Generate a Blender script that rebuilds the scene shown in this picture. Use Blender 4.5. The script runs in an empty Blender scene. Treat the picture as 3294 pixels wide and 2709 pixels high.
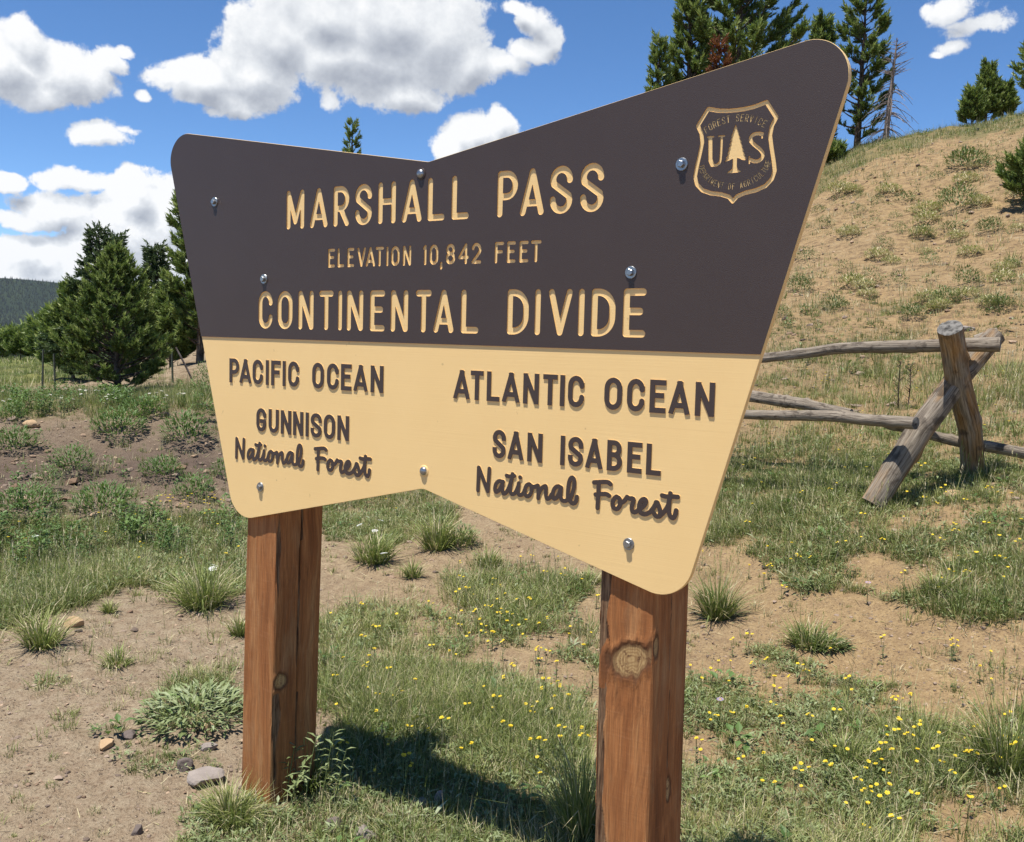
import bpy, math, random
import numpy as np
from mathutils import Vector, Matrix
from mathutils.geometry import delaunay_2d_cdt

SC = bpy.context.scene
COL = SC.collection
rng = np.random.default_rng(11)
random.seed(11)
R = math.radians

# ------------------------------------------------------------------ camera
CAM = np.array([1.8709, -2.2338, 1.6227])
RX = np.array([0.81917, 0.57294, 0.02637])      # camera right in world
RU = np.array([-0.06907, 0.0529, 0.99621])      # up
RF = np.array([-0.56937, 0.81789, -0.08291])    # forward
cd = bpy.data.cameras.new('camera')
cam = bpy.data.objects.new('camera', cd)
COL.objects.link(cam)
M = Matrix(((RX[0], RU[0], -RF[0], CAM[0]), (RX[1], RU[1], -RF[1], CAM[1]), (RX[2], RU[2], -RF[2], CAM[2]), (0, 0, 0, 1)))
cam.matrix_world = M
cd.sensor_fit = 'HORIZONTAL'
cd.sensor_width = 36.0
cd.lens = 36.0 * 3200 / 3294
cd.clip_end = 20000
cd.clip_start = 0.05
SC.camera = cam
SC.render.resolution_x = 1024
SC.render.resolution_y = 842

def bearing_dir(px, py):
    """direction in the world of a point of the view (2111 px wide)"""
    a = (px * 1.5604 - 1647) / 3200; b = (1354.5 - py * 1.5604) / 3200
    r = RX * a + RU * b + RF
    return r / np.linalg.norm(r)

def at(px, py, d):
    r = bearing_dir(px, py)
    return CAM + r * (d / math.hypot(r[0], r[1]))

# ------------------------------------------------------------------ light
SUN = np.array([-0.28, -1.0, 3.6]); SUN /= np.linalg.norm(SUN)
sl = bpy.data.lights.new('sun', 'SUN')
sl.energy = 4.4
sl.angle = R(0.53)
sl.color = (1.0, 0.955, 0.88)
so = bpy.data.objects.new('sun', sl)
COL.objects.link(so)
so.rotation_euler = Vector(-SUN).to_track_quat('-Z', 'Y').to_euler()
so.location = (0, 0, 30)
SC.view_settings.view_transform = 'Standard'
SC.view_settings.look = 'None'
SC.view_settings.exposure = 0.78
SC.view_settings.gamma = 1.0
SC.view_settings.use_curve_mapping = False
SC.cycles.max_bounces = 6
SC.cycles.diffuse_bounces = 3
SC.cycles.transparent_max_bounces = 6

# ------------------------------------------------------------------ sky with cumulus
W = bpy.data.worlds.new('World')
SC.world = W
W.use_nodes = True
nt = W.node_tree
nt.nodes.clear()

class NB:
    """small helper for wiring nodes"""
    def __init__(s, tree): s.t = tree
    def n(s, typ, ins=None, **props):
        nd = s.t.nodes.new(typ)
        for k, v in props.items(): setattr(nd, k, v)
        for k, v in (ins or {}).items():
            if isinstance(v, bpy.types.NodeSocket): s.t.links.new(v, nd.inputs[k])
            else: nd.inputs[k].default_value = v
        return nd
    def m(s, op, a, b=None, c=None, clamp=False):
        ins = {0: a}
        if b is not None: ins[1] = b
        if c is not None: ins[2] = c
        return s.n('ShaderNodeMath', ins, operation=op, use_clamp=clamp).outputs[0]
    def v(s, op, a, b=None, scale=None):
        ins = {0: a}
        if b is not None: ins[1] = b
        nd = s.n('ShaderNodeVectorMath', ins, operation=op)
        if scale is not None: nd.inputs['Scale'].default_value = scale
        return nd.outputs['Value'] if op in ('LENGTH', 'DOT_PRODUCT', 'DISTANCE') else nd.outputs[0]
    def mix(s, f, a, b, dt='RGBA'):
        nd = s.n('ShaderNodeMix', data_type=dt)
        i = {'RGBA': (0, 6, 7, 2), 'FLOAT': (0, 2, 3, 0)}[dt]
        for k, val in zip(i[:3], (f, a, b)):
            if isinstance(val, bpy.types.NodeSocket): s.t.links.new(val, nd.inputs[k])
            else: nd.inputs[k].default_value = val
        return nd.outputs[i[3]]
    def ramp(s, f, stops):
        nd = s.n('ShaderNodeValToRGB', {0: f})
        el = nd.color_ramp.elements
        while len(el) > 1: el.remove(el[0])
        el[0].position, el[0].color = stops[0][0], tuple(stops[0][1]) + (1,)
        for p, c in stops[1:]:
            e = el.new(p); e.color = tuple(c) + (1,)
        return nd.outputs[0]

def azel(px, py):
    r = bearing_dir(px, py)
    return math.atan2(r[0], r[1]), math.asin(r[2])

# cumulus masses: centre and half-size as seen in the view, weight
CLOUDS = [(10,135,90,62,1),(52,88,46,38,1),(130,152,104,58,1),(222,124,44,28,.95),(258,104,22,13,.85),(88,186,104,28,.95),
 (560,95,90,80,1),(660,40,110,70,1),(800,60,150,95,1),(900,95,110,90,1),(745,122,215,72,1),(955,130,60,62,1),
 (520,160,95,55,1),(430,165,110,45,1),(370,152,54,30,.85),(300,196,15,12,.7),(480,203,70,30,.9),(835,190,90,38,.9),
 (1035,130,60,30,.8),(1090,105,50,26,.75),(1130,78,28,38,.7),(1108,38,34,32,.7),(1080,18,28,16,.7),
 (215,278,72,28,.9),(268,272,36,13,.5),
 (975,280,62,45,1),(930,302,45,30,1),(1030,255,36,30,1),
 (28,374,48,22,.9),(165,372,88,20,.62),(125,435,88,38,.95),(55,458,60,15,.8),
 (272,425,60,64,1.1),(272,385,34,34,1),(330,455,66,74,1.1),(255,500,120,86,1.2),(350,545,90,70,1.2),(80,522,115,36,1.05),
 (150,555,170,38,1.1),(20,560,110,34,1.1),(440,230,26,12,.42),(680,205,22,18,.42),(-120,540,160,50,1.1),(-130,160,90,50,1),
 (1960,18,62,26,.60),(2020,48,70,24,.62),(1965,98,34,11,.40),(1930,112,14,7,.38),(1905,16,18,10,.4),
 (-500,300,200,90,1),(-420,100,160,60,1),(2600,200,200,60,.9),(3000,-100,220,80,.9),(-900,450,300,80,1),(1400,-500,300,120,1),(300,-420,260,90,1)]

ng = bpy.data.node_groups.new('cumulus_density', 'ShaderNodeTree')
ng.interface.new_socket('UV', in_out='INPUT', socket_type='NodeSocketVector')
ng.interface.new_socket('D', in_out='OUTPUT', socket_type='NodeSocketFloat')
g = NB(ng)
gi = g.n('NodeGroupInput'); go = g.n('NodeGroupOutput')
uv0 = gi.outputs[0]
w1 = g.n('ShaderNodeTexNoise', {'Vector': uv0, 'Scale': 14.0, 'Detail': 3.0, 'Roughness': 0.5})
warp = g.v('SCALE', g.v('SUBTRACT', w1.outputs['Color'], (0.5, 0.5, 0.5)), scale=0.030)
uvw = g.v('ADD', uv0, warp)
acc = None
for (cx, cy, rx, ry, wt) in CLOUDS:
    a0, e0 = azel(cx, cy)
    k = math.cos(e0)
    sx = rx / 2051.0 / max(k, .3) * (math.cos(math.atan((cx - 1055) / 2051)) ** 2 if 0 <= cx <= 2111 else 1)
    sy = ry / 2051.0
    d = g.v('SUBTRACT', uvw, (a0, e0, 0))
    d = g.v('MULTIPLY', d, (1 / (sx * 1.16), 1 / (sy * 1.16), 0))
    d = g.m('MULTIPLY_ADD', g.v('LENGTH', d), -1.0 * wt, wt)
    acc = d if acc is None else g.m('SMOOTH_MAX', acc, d, 0.06)
f1 = g.n('ShaderNodeTexNoise', {'Vector': uv0, 'Scale': 30.0, 'Detail': 8.0, 'Roughness': 0.66, 'Distortion': 0.1})
f2 = g.n('ShaderNodeTexVoronoi', {'Vector': g.v('ADD', uv0, g.v('SCALE', f1.outputs['Color'], scale=0.02)), 'Scale': 34.0, 'Smoothness': 0.6}, feature='SMOOTH_F1')
n1 = g.m('SUBTRACT', f1.outputs[0], 0.5)
n2 = g.m('SUBTRACT', 0.5, f2.outputs['Distance'])
dd = g.m('ADD', acc, g.m('MULTIPLY', n1, 1.35))
dd = g.m('ADD', dd, g.m('MULTIPLY', n2, 0.22))
ng.links.new(dd, go.inputs[0])
ng.interface.new_socket('S', in_out='OUTPUT', socket_type='NodeSocketFloat')
ng.links.new(g.m('ADD', acc, g.m('MULTIPLY', g.m('SUBTRACT', w1.outputs[0], 0.5), 0.9)), go.inputs[1])

b = NB(nt)
tc = b.n('ShaderNodeTexCoord')
sep = b.n('ShaderNodeSeparateXYZ', {0: tc.outputs['Generated']})
az = b.m('ARCTAN2', sep.outputs[0], sep.outputs[1])
el = b.m('ARCSINE', sep.outputs[2])
uv = b.n('ShaderNodeCombineXYZ', {0: az, 1: el, 2: 0.0}).outputs[0]
def dens(off):
    nd = b.n('ShaderNodeGroup', node_tree=ng)
    nt.links.new(b.v('ADD', uv, off), nd.inputs[0])
    return nd
n0 = dens((0, 0, 0)); nn1 = dens((-0.008, 0.016, 0)); D0 = n0.outputs[0]; D1 = nn1.outputs[0]
lowc = b.n('ShaderNodeMapRange', {0: el, 1: 0.10, 2: 0.20, 3: 1.0, 4: 0.0}).outputs[0]
cov = b.n('ShaderNodeMapRange', {0: D0, 1: 0.0, 2: b.m('MULTIPLY_ADD', lowc, -0.08, 0.27)}, interpolation_type='SMOOTHSTEP').outputs[0]
sun_side = b.m('SUBTRACT', D0, D1)
thick = b.n('ShaderNodeMapRange', {0: nn1.outputs[1], 1: 0.28, 2: 0.95}, interpolation_type='SMOOTHSTEP').outputs[0]
low = b.n('ShaderNodeMapRange', {0: el, 1: 0.15, 2: 0.28, 3: 1.0, 4: 0.0}).outputs[0]
lum = b.m('ADD', 0.83, b.m('MULTIPLY', sun_side, b.m('MULTIPLY_ADD', low, 0.24, 0.30)))  # painted sunlight: cloud colour lighter where density falls off towards the sun
lum = b.m('SUBTRACT', lum, b.m('MULTIPLY', thick, b.m('MULTIPLY_ADD', low, -0.25, 0.25)))  # painted shade: thick cloud bases greyer, less so low down
# low clouds are painted a little brighter
lum = b.m('ADD', lum, b.m('MULTIPLY', low, 0.03))
lum = b.m('MINIMUM', b.m('MAXIMUM', lum, 0.46), 1.0)
ccol = b.ramp(lum, [(0.0, (0.26, 0.29, 0.35)), (0.46, (0.40, 0.43, 0.49)), (0.72, (0.62, 0.65, 0.70)), (0.92, (0.88, 0.90, 0.92)), (1.0, (1.0, 1.0, 1.0))])
sky = b.n('ShaderNodeTexSky', sky_type='NISHITA', sun_disc=False, sun_elevation=math.asin(SUN[2]), sun_rotation=math.atan2(SUN[0], SUN[1]), altitude=3300.0, air_density=0.85, dust_density=0.05, ozone_density=3.0)
SKY_STRENGTH = 0.104
deep = b.n('ShaderNodeHueSaturation', {'Saturation': 1.16, 'Value': 1.0, 'Color': sky.outputs[0]}).outputs[0]
bg1 = b.n('ShaderNodeBackground', {0: deep, 1: SKY_STRENGTH})
bg2 = b.n('ShaderNodeBackground', {0: ccol, 1: 0.60})
up = b.n('ShaderNodeMapRange', {0: el, 1: -0.03, 2: 0.0}).outputs[0]
mx = b.n('ShaderNodeMixShader', {0: b.m('MULTIPLY', cov, b.m('MULTIPLY', up, 0.97)), 1: bg1.outputs[0], 2: bg2.outputs[0]})
b.n('ShaderNodeOutputWorld', {0: mx.outputs[0]})
W.cycles.sampling_method = 'NONE'

# ------------------------------------------------------------------ object helpers
def tag(o, label=None, cat=None, group=None, kind=None):
    if label: o['label'] = label
    if cat: o['category'] = cat
    if group: o['group'] = group
    if kind: o['kind'] = kind
    return o

def mesh_np(name, V, F, mats, mi=None, smooth=False, attrs=None):
    """mesh from arrays: V (n,3), F list of (m,k) index arrays (k = 3 or 4)"""
    V = np.asarray(V, dtype=np.float32)
    if isinstance(F, np.ndarray): F = [F]
    me = bpy.data.meshes.new(name)
    me.vertices.add(len(V)); me.vertices.foreach_set('co', V.ravel())
    li = np.concatenate([f.ravel() for f in F]).astype(np.int32)
    cnt = np.concatenate([np.full(len(f), f.shape[1], np.int32) for f in F])
    st = np.concatenate([[0], np.cumsum(cnt)[:-1]]).astype(np.int32)
    me.loops.add(len(li)); me.loops.foreach_set('vertex_index', li)
    me.polygons.add(len(cnt)); me.polygons.foreach_set('loop_start', st)
    for m in (mats if isinstance(mats, (list, tuple)) else [mats]): me.materials.append(m)
    if mi is not None: me.polygons.foreach_set('material_index', np.asarray(mi, np.int32))
    me.polygons.foreach_set('use_smooth', np.full(len(cnt), bool(smooth)))
    for k, a in (attrs or {}).items():
        at_ = me.attributes.new(k, 'FLOAT', 'POINT'); at_.data.foreach_set('value', np.asarray(a, np.float32))
    me.update(calc_edges=True)
    me.validate()
    return me

def obj(name, me, parent=None, loc=None, rotz=0.0):
    o = bpy.data.objects.new(name, me)
    COL.objects.link(o)
    if parent is not None: o.parent = parent
    if loc is not None: o.location = loc
    if rotz: o.rotation_euler = (0, 0, rotz)
    return o

class MB:
    """collects pieces, then one mesh"""
    def __init__(s): s.V = []; s.F = {3: [], 4: []}; s.m = {3: [], 4: []}; s.n = 0; s.A = []
    def add(s, V, F, m=0, a=0.5):
        V = np.asarray(V, float).reshape(-1, 3); F = np.asarray(F, int)
        k = F.shape[1]
        s.V.append(V); s.F[k].append(F + s.n); s.m[k].append(np.full(len(F), m) if np.isscalar(m) else np.asarray(m))
        s.A.append(np.full(len(V), a) if np.isscalar(a) else np.asarray(a)); s.n += len(V)
    def mesh(s, name, mats, smooth=False):
        F = [np.concatenate(s.F[k]) for k in (3, 4) if s.F[k]]
        mi = np.concatenate([np.concatenate(s.m[k]) for k in (3, 4) if s.F[k]])
        return mesh_np(name, np.concatenate(s.V), F, mats, mi, smooth, {'tint': np.concatenate(s.A)})
    def tube(s, P, r, seg=6, m=0, a=0.5, cap=True):
        P = np.asarray(P, float); r = np.broadcast_to(np.asarray(r, float), (len(P),))
        T = np.gradient(P, axis=0); T /= np.linalg.norm(T, axis=1)[:, None] + 1e-9
        ref = np.array([0, 0, 1.]) if abs(T[0][2]) < .8 else np.array([1., 0, 0])
        N = np.cross(T, ref); N /= np.linalg.norm(N, axis=1)[:, None] + 1e-9
        B = np.cross(T, N)
        th = np.linspace(0, 2 * np.pi, seg, endpoint=False)
        V = P[:, None, :] + r[:, None, None] * (np.cos(th)[None, :, None] * N[:, None, :] + np.sin(th)[None, :, None] * B[:, None, :])
        n = len(P); i = np.arange(n - 1)[:, None] * seg; j = np.arange(seg)[None, :]; j2 = (j + 1) % seg
        Q = np.stack([i + j, i + j2, i + seg + j2, i + seg + j], -1).reshape(-1, 4)
        s.add(V.reshape(-1, 3), Q, m, a)
        if cap:
            c = np.array([[k, (k + 1) % seg, seg] for k in range(seg)])
            s.add(np.vstack([V[-1], P[-1]]), c, m, a)
            s.add(np.vstack([V[0], P[0]]), c[:, ::-1], m, a)

# numpy value noise
_tab = rng.random((64, 64, 64))
def vnoise(x, y, z=0.0):
    x, y, z = np.broadcast_arrays(np.asarray(x, float), np.asarray(y, float), np.asarray(z, float))
    xi, yi, zi = np.floor(x).astype(int), np.floor(y).astype(int), np.floor(z).astype(int)
    fx, fy, fz = x - xi, y - yi, z - zi
    fx, fy, fz = [f * f * (3 - 2 * f) for f in (fx, fy, fz)]
    def T(a, b_, c): return _tab[(xi + a) % 64, (yi + b_) % 64, (zi + c) % 64]
    def lx(b_, c): return T(0, b_, c) * (1 - fx) + T(1, b_, c) * fx
    def ly(c): return lx(0, c) * (1 - fy) + lx(1, c) * fy
    return (ly(0) * (1 - fz) + ly(1) * fz) * 2 - 1
def fbm(x, y, z=0.0, o=4, g=0.5):
    s, a, f = 0, 1.0, 1.0
    for i in range(o):
        s = s + a * vnoise(x * f + 13.7 * i, y * f + 7.1 * i, np.asarray(z) * f); a *= g; f *= 2.03
    return s

# ------------------------------------------------------------------ materials
def mat(name, build):
    m = bpy.data.materials.new(name); m.use_nodes = True
    t = m.node_tree; t.nodes.clear()
    build(NB(t)); return m

def P(bb, color, rough=0.8, normal=None, spec=0.3, metallic=0.0, extra=None):
    ins = {'Base Color': color, 'Roughness': rough, 'Specular IOR Level': spec, 'Metallic': metallic}
    if normal is not None: ins['Normal'] = normal
    return bb.n('ShaderNodeBsdfPrincipled', ins).outputs[0]
def out(bb, sh): bb.n('ShaderNodeOutputMaterial', {0: sh})
def bump(bb, h, strength=0.5, dist=0.01): return bb.n('ShaderNodeBump', {'Height': h, 'Strength': strength, 'Distance': dist}).outputs[0]
def oc(bb): return bb.n('ShaderNodeTexCoord').outputs['Object']
def noise(bb, v, s, d=4.0, r=0.55, dist=0.0): return bb.n('ShaderNodeTexNoise', {'Vector': v, 'Scale': s, 'Detail': d, 'Roughness': r, 'Distortion': dist}).outputs[0]
def c4(*a): return tuple(a) + (1,)

def m_brown(bb):
    v = oc(bb)
    n1 = noise(bb, v, 420, 3, 0.6); n2 = noise(bb, v, 6, 4); n3 = noise(bb, v, 160, 2)
    col = bb.mix(n2, c4(.046, .0292, .0235), c4(.055, .0358, .0292))
    sp = bb.n('ShaderNodeMapRange', {0: n3, 1: .70, 2: .78}).outputs[0]
    col = bb.mix(bb.m('MULTIPLY', sp, .25), col, c4(.18, .14, .12))
    out(bb, P(bb, col, 0.46, bump(bb, n1, 0.55, 0.0012), 0.5))
MAT_BROWN = mat('brown_plastic', m_brown)
def m_tan(bb):
    v = oc(bb)
    st = bb.v('MULTIPLY', v, (0.7, 30, 120))
    lines = noise(bb, st, 4, 3, 0.6)
    n2 = noise(bb, v, 5, 3)
    col = bb.mix(n2, c4(.80, .545, .235), c4(.86, .60, .27))
    # scuffs and drips
    vo = bb.n('ShaderNodeTexVoronoi', {'Vector': bb.v('ADD', bb.v('MULTIPLY', v, (1.3, 1, .8)), bb.v('SCALE', bb.n('ShaderNodeTexNoise', {'Vector': v, 'Scale': 60.0}).outputs['Color'], scale=.02)), 'Scale': 15.0})
    sp = bb.n('ShaderNodeMapRange', {0: vo.outputs['Distance'], 1: .045, 2: .075, 3: 1.0, 4: 0.0}).outputs[0]
    pick = bb.n('ShaderNodeMapRange', {0: noise(bb, v, 3.1, 2), 1: .42, 2: .58}).outputs[0]
    col = bb.mix(bb.m('MULTIPLY', bb.m('MULTIPLY', sp, pick), .45), col, c4(.30, .20, .10))
    out(bb, P(bb, col, 0.5, bump(bb, lines, 0.22, 0.0012), 0.4))
MAT_TAN = mat('tan_plastic', m_tan)
def m_steel(bb):
    n = noise(bb, oc(bb), 300, 3)
    out(bb, P(bb, bb.mix(n, c4(.22, .23, .24), c4(.40, .41, .42)), 0.34, bump(bb, n, .3, .0004), 0.5, 0.9))
MAT_STEEL = mat('galvanised_steel', m_steel)
def m_post(bb):
    v = oc(bb)
    big = bb.v('ADD', v, bb.v('SCALE', bb.v('SUBTRACT', bb.n('ShaderNodeTexNoise', {'Vector': v, 'Scale': 2.2, 'Detail': 2.0}).outputs['Color'], (.5, .5, .5)), scale=.10))
    g1 = noise(bb, bb.v('MULTIPLY', big, (1, 1, .022)), 120, 6, 0.75)
    g2 = noise(bb, bb.v('MULTIPLY', big, (1, 1, .03)), 24, 4, 0.6)
    g3 = noise(bb, bb.v('MULTIPLY', v, (1, 1, .22)), 14, 5, 0.65)
    saw = noise(bb, bb.v('MULTIPLY', v, (.25, .25, 2.2)), 60, 3, 0.6)
    col = bb.ramp(g2, [(.25, (.17, .062, .021)), (.42, (.34, .128, .041)), (.58, (.43, .180, .062)), (.78, (.52, .28, .115))])
    col = bb.mix(bb.m('MULTIPLY', bb.ramp(g1, [(.38, (1, 1, 1)), (.56, (0, 0, 0))]), .55), col, c4(.17, .068, .024))
    col = bb.mix(bb.n('ShaderNodeMapRange', {0: g3, 1: .52, 2: .70, 4: .45}).outputs[0], col, c4(.50, .31, .15))
    col = bb.mix(bb.n('ShaderNodeMapRange', {0: saw, 1: .58, 2: .72, 4: .18}).outputs[0], col, c4(.5, .25, .12))
    # knots
    sp_ = bb.n('ShaderNodeSeparateXYZ', {0: v})
    at_ = bb.n('ShaderNodeAttribute', attribute_name='tint')
    rings = bb.m('SINE', bb.m('MULTIPLY', bb.m('ADD', at_.outputs['Fac'], bb.m('MULTIPLY', g3, .08)), 90.0))
    kc = bb.mix(bb.m('MULTIPLY_ADD', rings, .30, .5), c4(.32, .19, .08), c4(.56, .38, .17))
    kc = bb.mix(bb.n('ShaderNodeMapRange', {0: noise(bb, v, 55, 5, .7), 1: .36, 2: .46}).outputs[0], c4(.16, .085, .04), kc)
    kf = bb.n('ShaderNodeMapRange', {0: at_.outputs['Fac'], 1: .62, 2: .70}).outputs[0]
    col = bb.mix(kf, col, kc)
    kr = bb.m('MULTIPLY', bb.n('ShaderNodeMapRange', {0: at_.outputs['Fac'], 1: .50, 2: .64}).outputs[0], bb.n('ShaderNodeMapRange', {0: at_.outputs['Fac'], 1: .76, 2: .64}).outputs[0])
    col = bb.mix(bb.m('MULTIPLY', kr, .8), col, c4(.05, .022, .012))
    # bark remnants on wane and splits are stored as a low tint
    br = bb.n('ShaderNodeMapRange', {0: bb.m('ADD', at_.outputs['Fac'], bb.m('MULTIPLY', bb.m('SUBTRACT', g1, .5), .3)), 1: .32, 2: .16}).outputs[0]
    bc = bb.mix(bb.n('ShaderNodeMapRange', {0: noise(bb, bb.v('MULTIPLY', v, (1, 1, .06)), 130, 4, .7), 1: .38, 2: .62}).outputs[0], c4(.035, .016, .009), c4(.30, .19, .105))
    col = bb.mix(br, col, bc)
    fine = noise(bb, bb.v('MULTIPLY', v, (1, 1, .02)), 420, 3, .6)
    col = bb.mix(bb.m('MULTIPLY', bb.n('ShaderNodeMapRange', {0: fine, 1: .56, 2: .44}).outputs[0], .38), col, c4(.14, .055, .022))
    h = bb.m('ADD', bb.m('MULTIPLY', g1, .8), bb.m('ADD', bb.m('MULTIPLY', saw, .25), bb.m('MULTIPLY', fine, .4)))
    out(bb, P(bb, col, 0.78, bump(bb, h, .6, .003), 0.25))
MAT_POST = mat('stained_timber', m_post)
def m_log(bb):
    v = bb.n('ShaderNodeAttribute', attribute_name='grain').outputs['Vector']
    g1 = noise(bb, bb.v('MULTIPLY', v, (1, 1, .06)), 85, 6, .7)
    g2 = noise(bb, bb.v('MULTIPLY', v, (1, 1, .25)), 9, 4, .6)
    at_ = bb.n('ShaderNodeAttribute', attribute_name='tint')
    col = bb.ramp(g1, [(.32, (.04, .030, .022)), (.45, (.16, .130, .10)), (.60, (.29, .245, .19)), (.8, (.42, .37, .30))])
    warm = bb.ramp(g1, [(.30, (.05, .028, .012)), (.5, (.26, .15, .065)), (.7, (.40, .27, .14))])
    col = bb.mix(bb.n('ShaderNodeMapRange', {0: bb.m('ADD', g2, bb.m('MULTIPLY', at_.outputs['Fac'], .5)), 1: .70, 2: .86}).outputs[0], col, warm)
    bark = bb.n('ShaderNodeMapRange', {0: noise(bb, v, 7, 5, .6), 1: .56, 2: .64, 4: .75}).outputs[0]
    col = bb.mix(bark, col, c4(.055, .042, .032))
    out(bb, P(bb, col, .85, bump(bb, g1, .7, .006), .2))
MAT_LOG = mat('weathered_log', m_log)
def m_logend(bb):
    v = oc(bb)
    n = noise(bb, v, 30, 4)
    out(bb, P(bb, bb.ramp(n, [(.35, (.035, .033, .03)), (.6, (.18, .17, .155))]), .85, bump(bb, n, .5, .005), .2))
MAT_LOGEND = mat('cut_log_end', m_logend)
def leafmat(name, stops, trans=0.30, rough=.55):
    def bld(bb):
        f = bb.n('ShaderNodeAttribute', attribute_name='tint').outputs['Fac']
        col = bb.ramp(f, stops)
        p = P(bb, col, rough, None, .35)
        tr = bb.n('ShaderNodeBsdfTranslucent', {0: bb.mix(.5, col, c4(.12, .20, .02))}).outputs[0]
        out(bb, bb.n('ShaderNodeMixShader', {0: trans, 1: p, 2: tr}).outputs[0])
    return mat(name, bld)
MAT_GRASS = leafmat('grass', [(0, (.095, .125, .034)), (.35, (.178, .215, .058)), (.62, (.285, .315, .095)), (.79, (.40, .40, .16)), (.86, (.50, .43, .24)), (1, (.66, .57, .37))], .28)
MAT_FORB = leafmat('forb_leaves', [(0, (.080, .112, .036)), (.4, (.155, .195, .072)), (.75, (.255, .30, .135)), (1, (.36, .40, .25))], .22)
MAT_BUSH = leafmat('shrub_leaves', [(0, (.050, .090, .025)), (.5, (.095, .165, .045)), (1, (.18, .27, .08))], .28)
MAT_NEEDLE = leafmat('pine_needles', [(0, (.055, .090, .022)), (.4, (.130, .185, .046)), (.75, (.235, .285, .080)), (1, (.36, .38, .13))], .25, .5)
MAT_SPRUCE = leafmat('spruce_needles', [(0, (.028, .050, .024)), (.5, (.058, .092, .038)), (1, (.13, .165, .065))], .15, .5)
MAT_DEAD = leafmat('dead_needles', [(0, (.10, .025, .010)), (1, (.26, .08, .03))], .12)
def m_bark(bb):
    v = oc(bb); n = noise(bb, bb.v('MULTIPLY', v, (1, 1, .4)), 22, 5)
    out(bb, P(bb, bb.ramp(n, [(.35, (.035, .026, .020)), (.65, (.17, .13, .10))]), .9, bump(bb, n, .8, .02), .1))
MAT_BARK = mat('bark', m_bark)
def m_grey(bb):
    n = noise(bb, oc(bb), 12, 4)
    out(bb, P(bb, bb.ramp(n, [(.3, (.12, .09, .075)), (.7, (.32, .27, .24))]), .9, None, .1))
MAT_DEADWOOD = mat('dead_wood', m_grey)
def flat(name, c, rough=.6, trans=None):
    def f(bb):
        p = P(bb, c4(*c), rough)
        if trans: p = bb.n('ShaderNodeMixShader', {0: .3, 1: p, 2: bb.n('ShaderNodeBsdfTranslucent', {0: c4(*trans)}).outputs[0]}).outputs[0]
        out(bb, p)
    return mat(name, f)
MAT_YELLOW = flat('yellow_petals', (.80, .60, .035), .55, (.8, .62, .05))
MAT_YCENTRE = flat('flower_centre', (.55, .34, .02))
MAT_WHITE = flat('white_petals', (.78, .78, .74), .6, (.8, .8, .75))
MAT_LILAC = flat('lilac_petals', (.52, .40, .62), .6, (.6, .5, .7))
MAT_POSTSTEEL = flat('dark_painted_steel', (.055, .065, .045), .6)
def rockmat(name, a, b_):
    def f(bb):
        v = oc(bb); n = noise(bb, v, 18, 6, .6); n2 = noise(bb, v, 90, 3)
        out(bb, P(bb, bb.mix(n, c4(*a), c4(*b_)), .9, bump(bb, bb.m('ADD', n, bb.m('MULTIPLY', n2, .4)), .7, .008), .2))
    return mat(name, f)
MAT_ROCK = rockmat('grey_rock', (.14, .115, .10), (.36, .31, .27))
MAT_ROCK_TAN = rockmat('tan_rock', (.30, .19, .10), (.50, .36, .22))
MAT_ROCK_DARK = rockmat('dark_rock', (.07, .055, .048), (.20, .16, .14))

# ================================================================== GROUND
EYE = CAM[2]
def prof(px, contacts, near=3.0):
    """contacts: (distance, view y) or (distance, None, z)"""
    d = [0.0, near]; z = [0.0, 0.0]
    for c in contacts:
        d.append(c[0]); z.append(c[2] if len(c) == 3 else at(px, c[1], c[0])[2])
    r = bearing_dir(px, 700)
    return math.atan2(r[0], r[1]), d, z
FAR = [(150, None, -6.0), (400, None, -60.0), (1500, None, -240.0), (9000, None, -420.0)]
COLS = [prof(-500, [(7.8, None, 0.02), (11, None, .6), (14, None, .6), (22, None, .3), (90, None, -1.2)] + FAR, 5),
 prof(0, [(7.8, None, 0.02), (9.5, None, .30), (11.5, 845), (14, 822), (18, 812), (22, 798), (90, 737)] + FAR, 5),
 prof(225, [(7.8, None, 0.02), (9.5, None, .35), (11.2, 850), (15, 820), (20, 797), (30, 772), (90, 738)] + FAR, 5),
 prof(400, [(8.0, None, 0.02), (9.6, None, .42), (11.2, 835), (15, 795), (20, 750), (26, 733), (40, 722), (90, None, .6)] + FAR, 5),
 prof(560, [(8.5, None, 0.03), (11, None, .65), (15, None, 1.1), (20, None, 1.5), (28, None, 2.6), (38, None, 3.6), (60, None, 3.8)] + FAR, 5),
 prof(760, [(8.8, None, 0.05), (12, None, .75), (16, None, 1.5), (22, None, 2.7), (30, None, 4.3), (40, None, 5.2), (60, None, 5.2)] + FAR, 5),
 prof(1055, [(7.0, None, .03), (10, None, .55), (14, None, 1.5), (20, None, 3.0), (30, None, 5.4), (38, None, 6.3), (60, None, 6.3)] + FAR, 4.5),
 prof(1500, [(5.5, None, .05), (7.5, None, .36), (10, None, .80), (14, 700), (20, 570), (32, 440), (38, None, 6.6), (60, None, 6.6)] + FAR, 4.0),
 prof(1800, [(5.0, None, .07), (7.5, 1020), (10, 868), (14, 700), (20, 520), (32, 297), (38, None, 8.9), (60, None, 9.0)] + FAR, 3.6),
 prof(2111, [(4.6, None, .08), (7.5, 1000), (10, 850), (14, 668), (20, 462), (28, 285), (34, 238), (40, None, 9.9), (60, None, 10.2)] + FAR, 3.4),
 prof(2700, [(4.6, None, .1), (7.5, None, .75), (10, None, 1.3), (14, None, 2.6), (20, None, 5.0), (28, None, 7.7), (34, None, 10.0), (40, None, 11.0), (60, None, 11.5)] + FAR, 3.4)]
_ba = np.array([c[0] for c in COLS])
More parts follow.
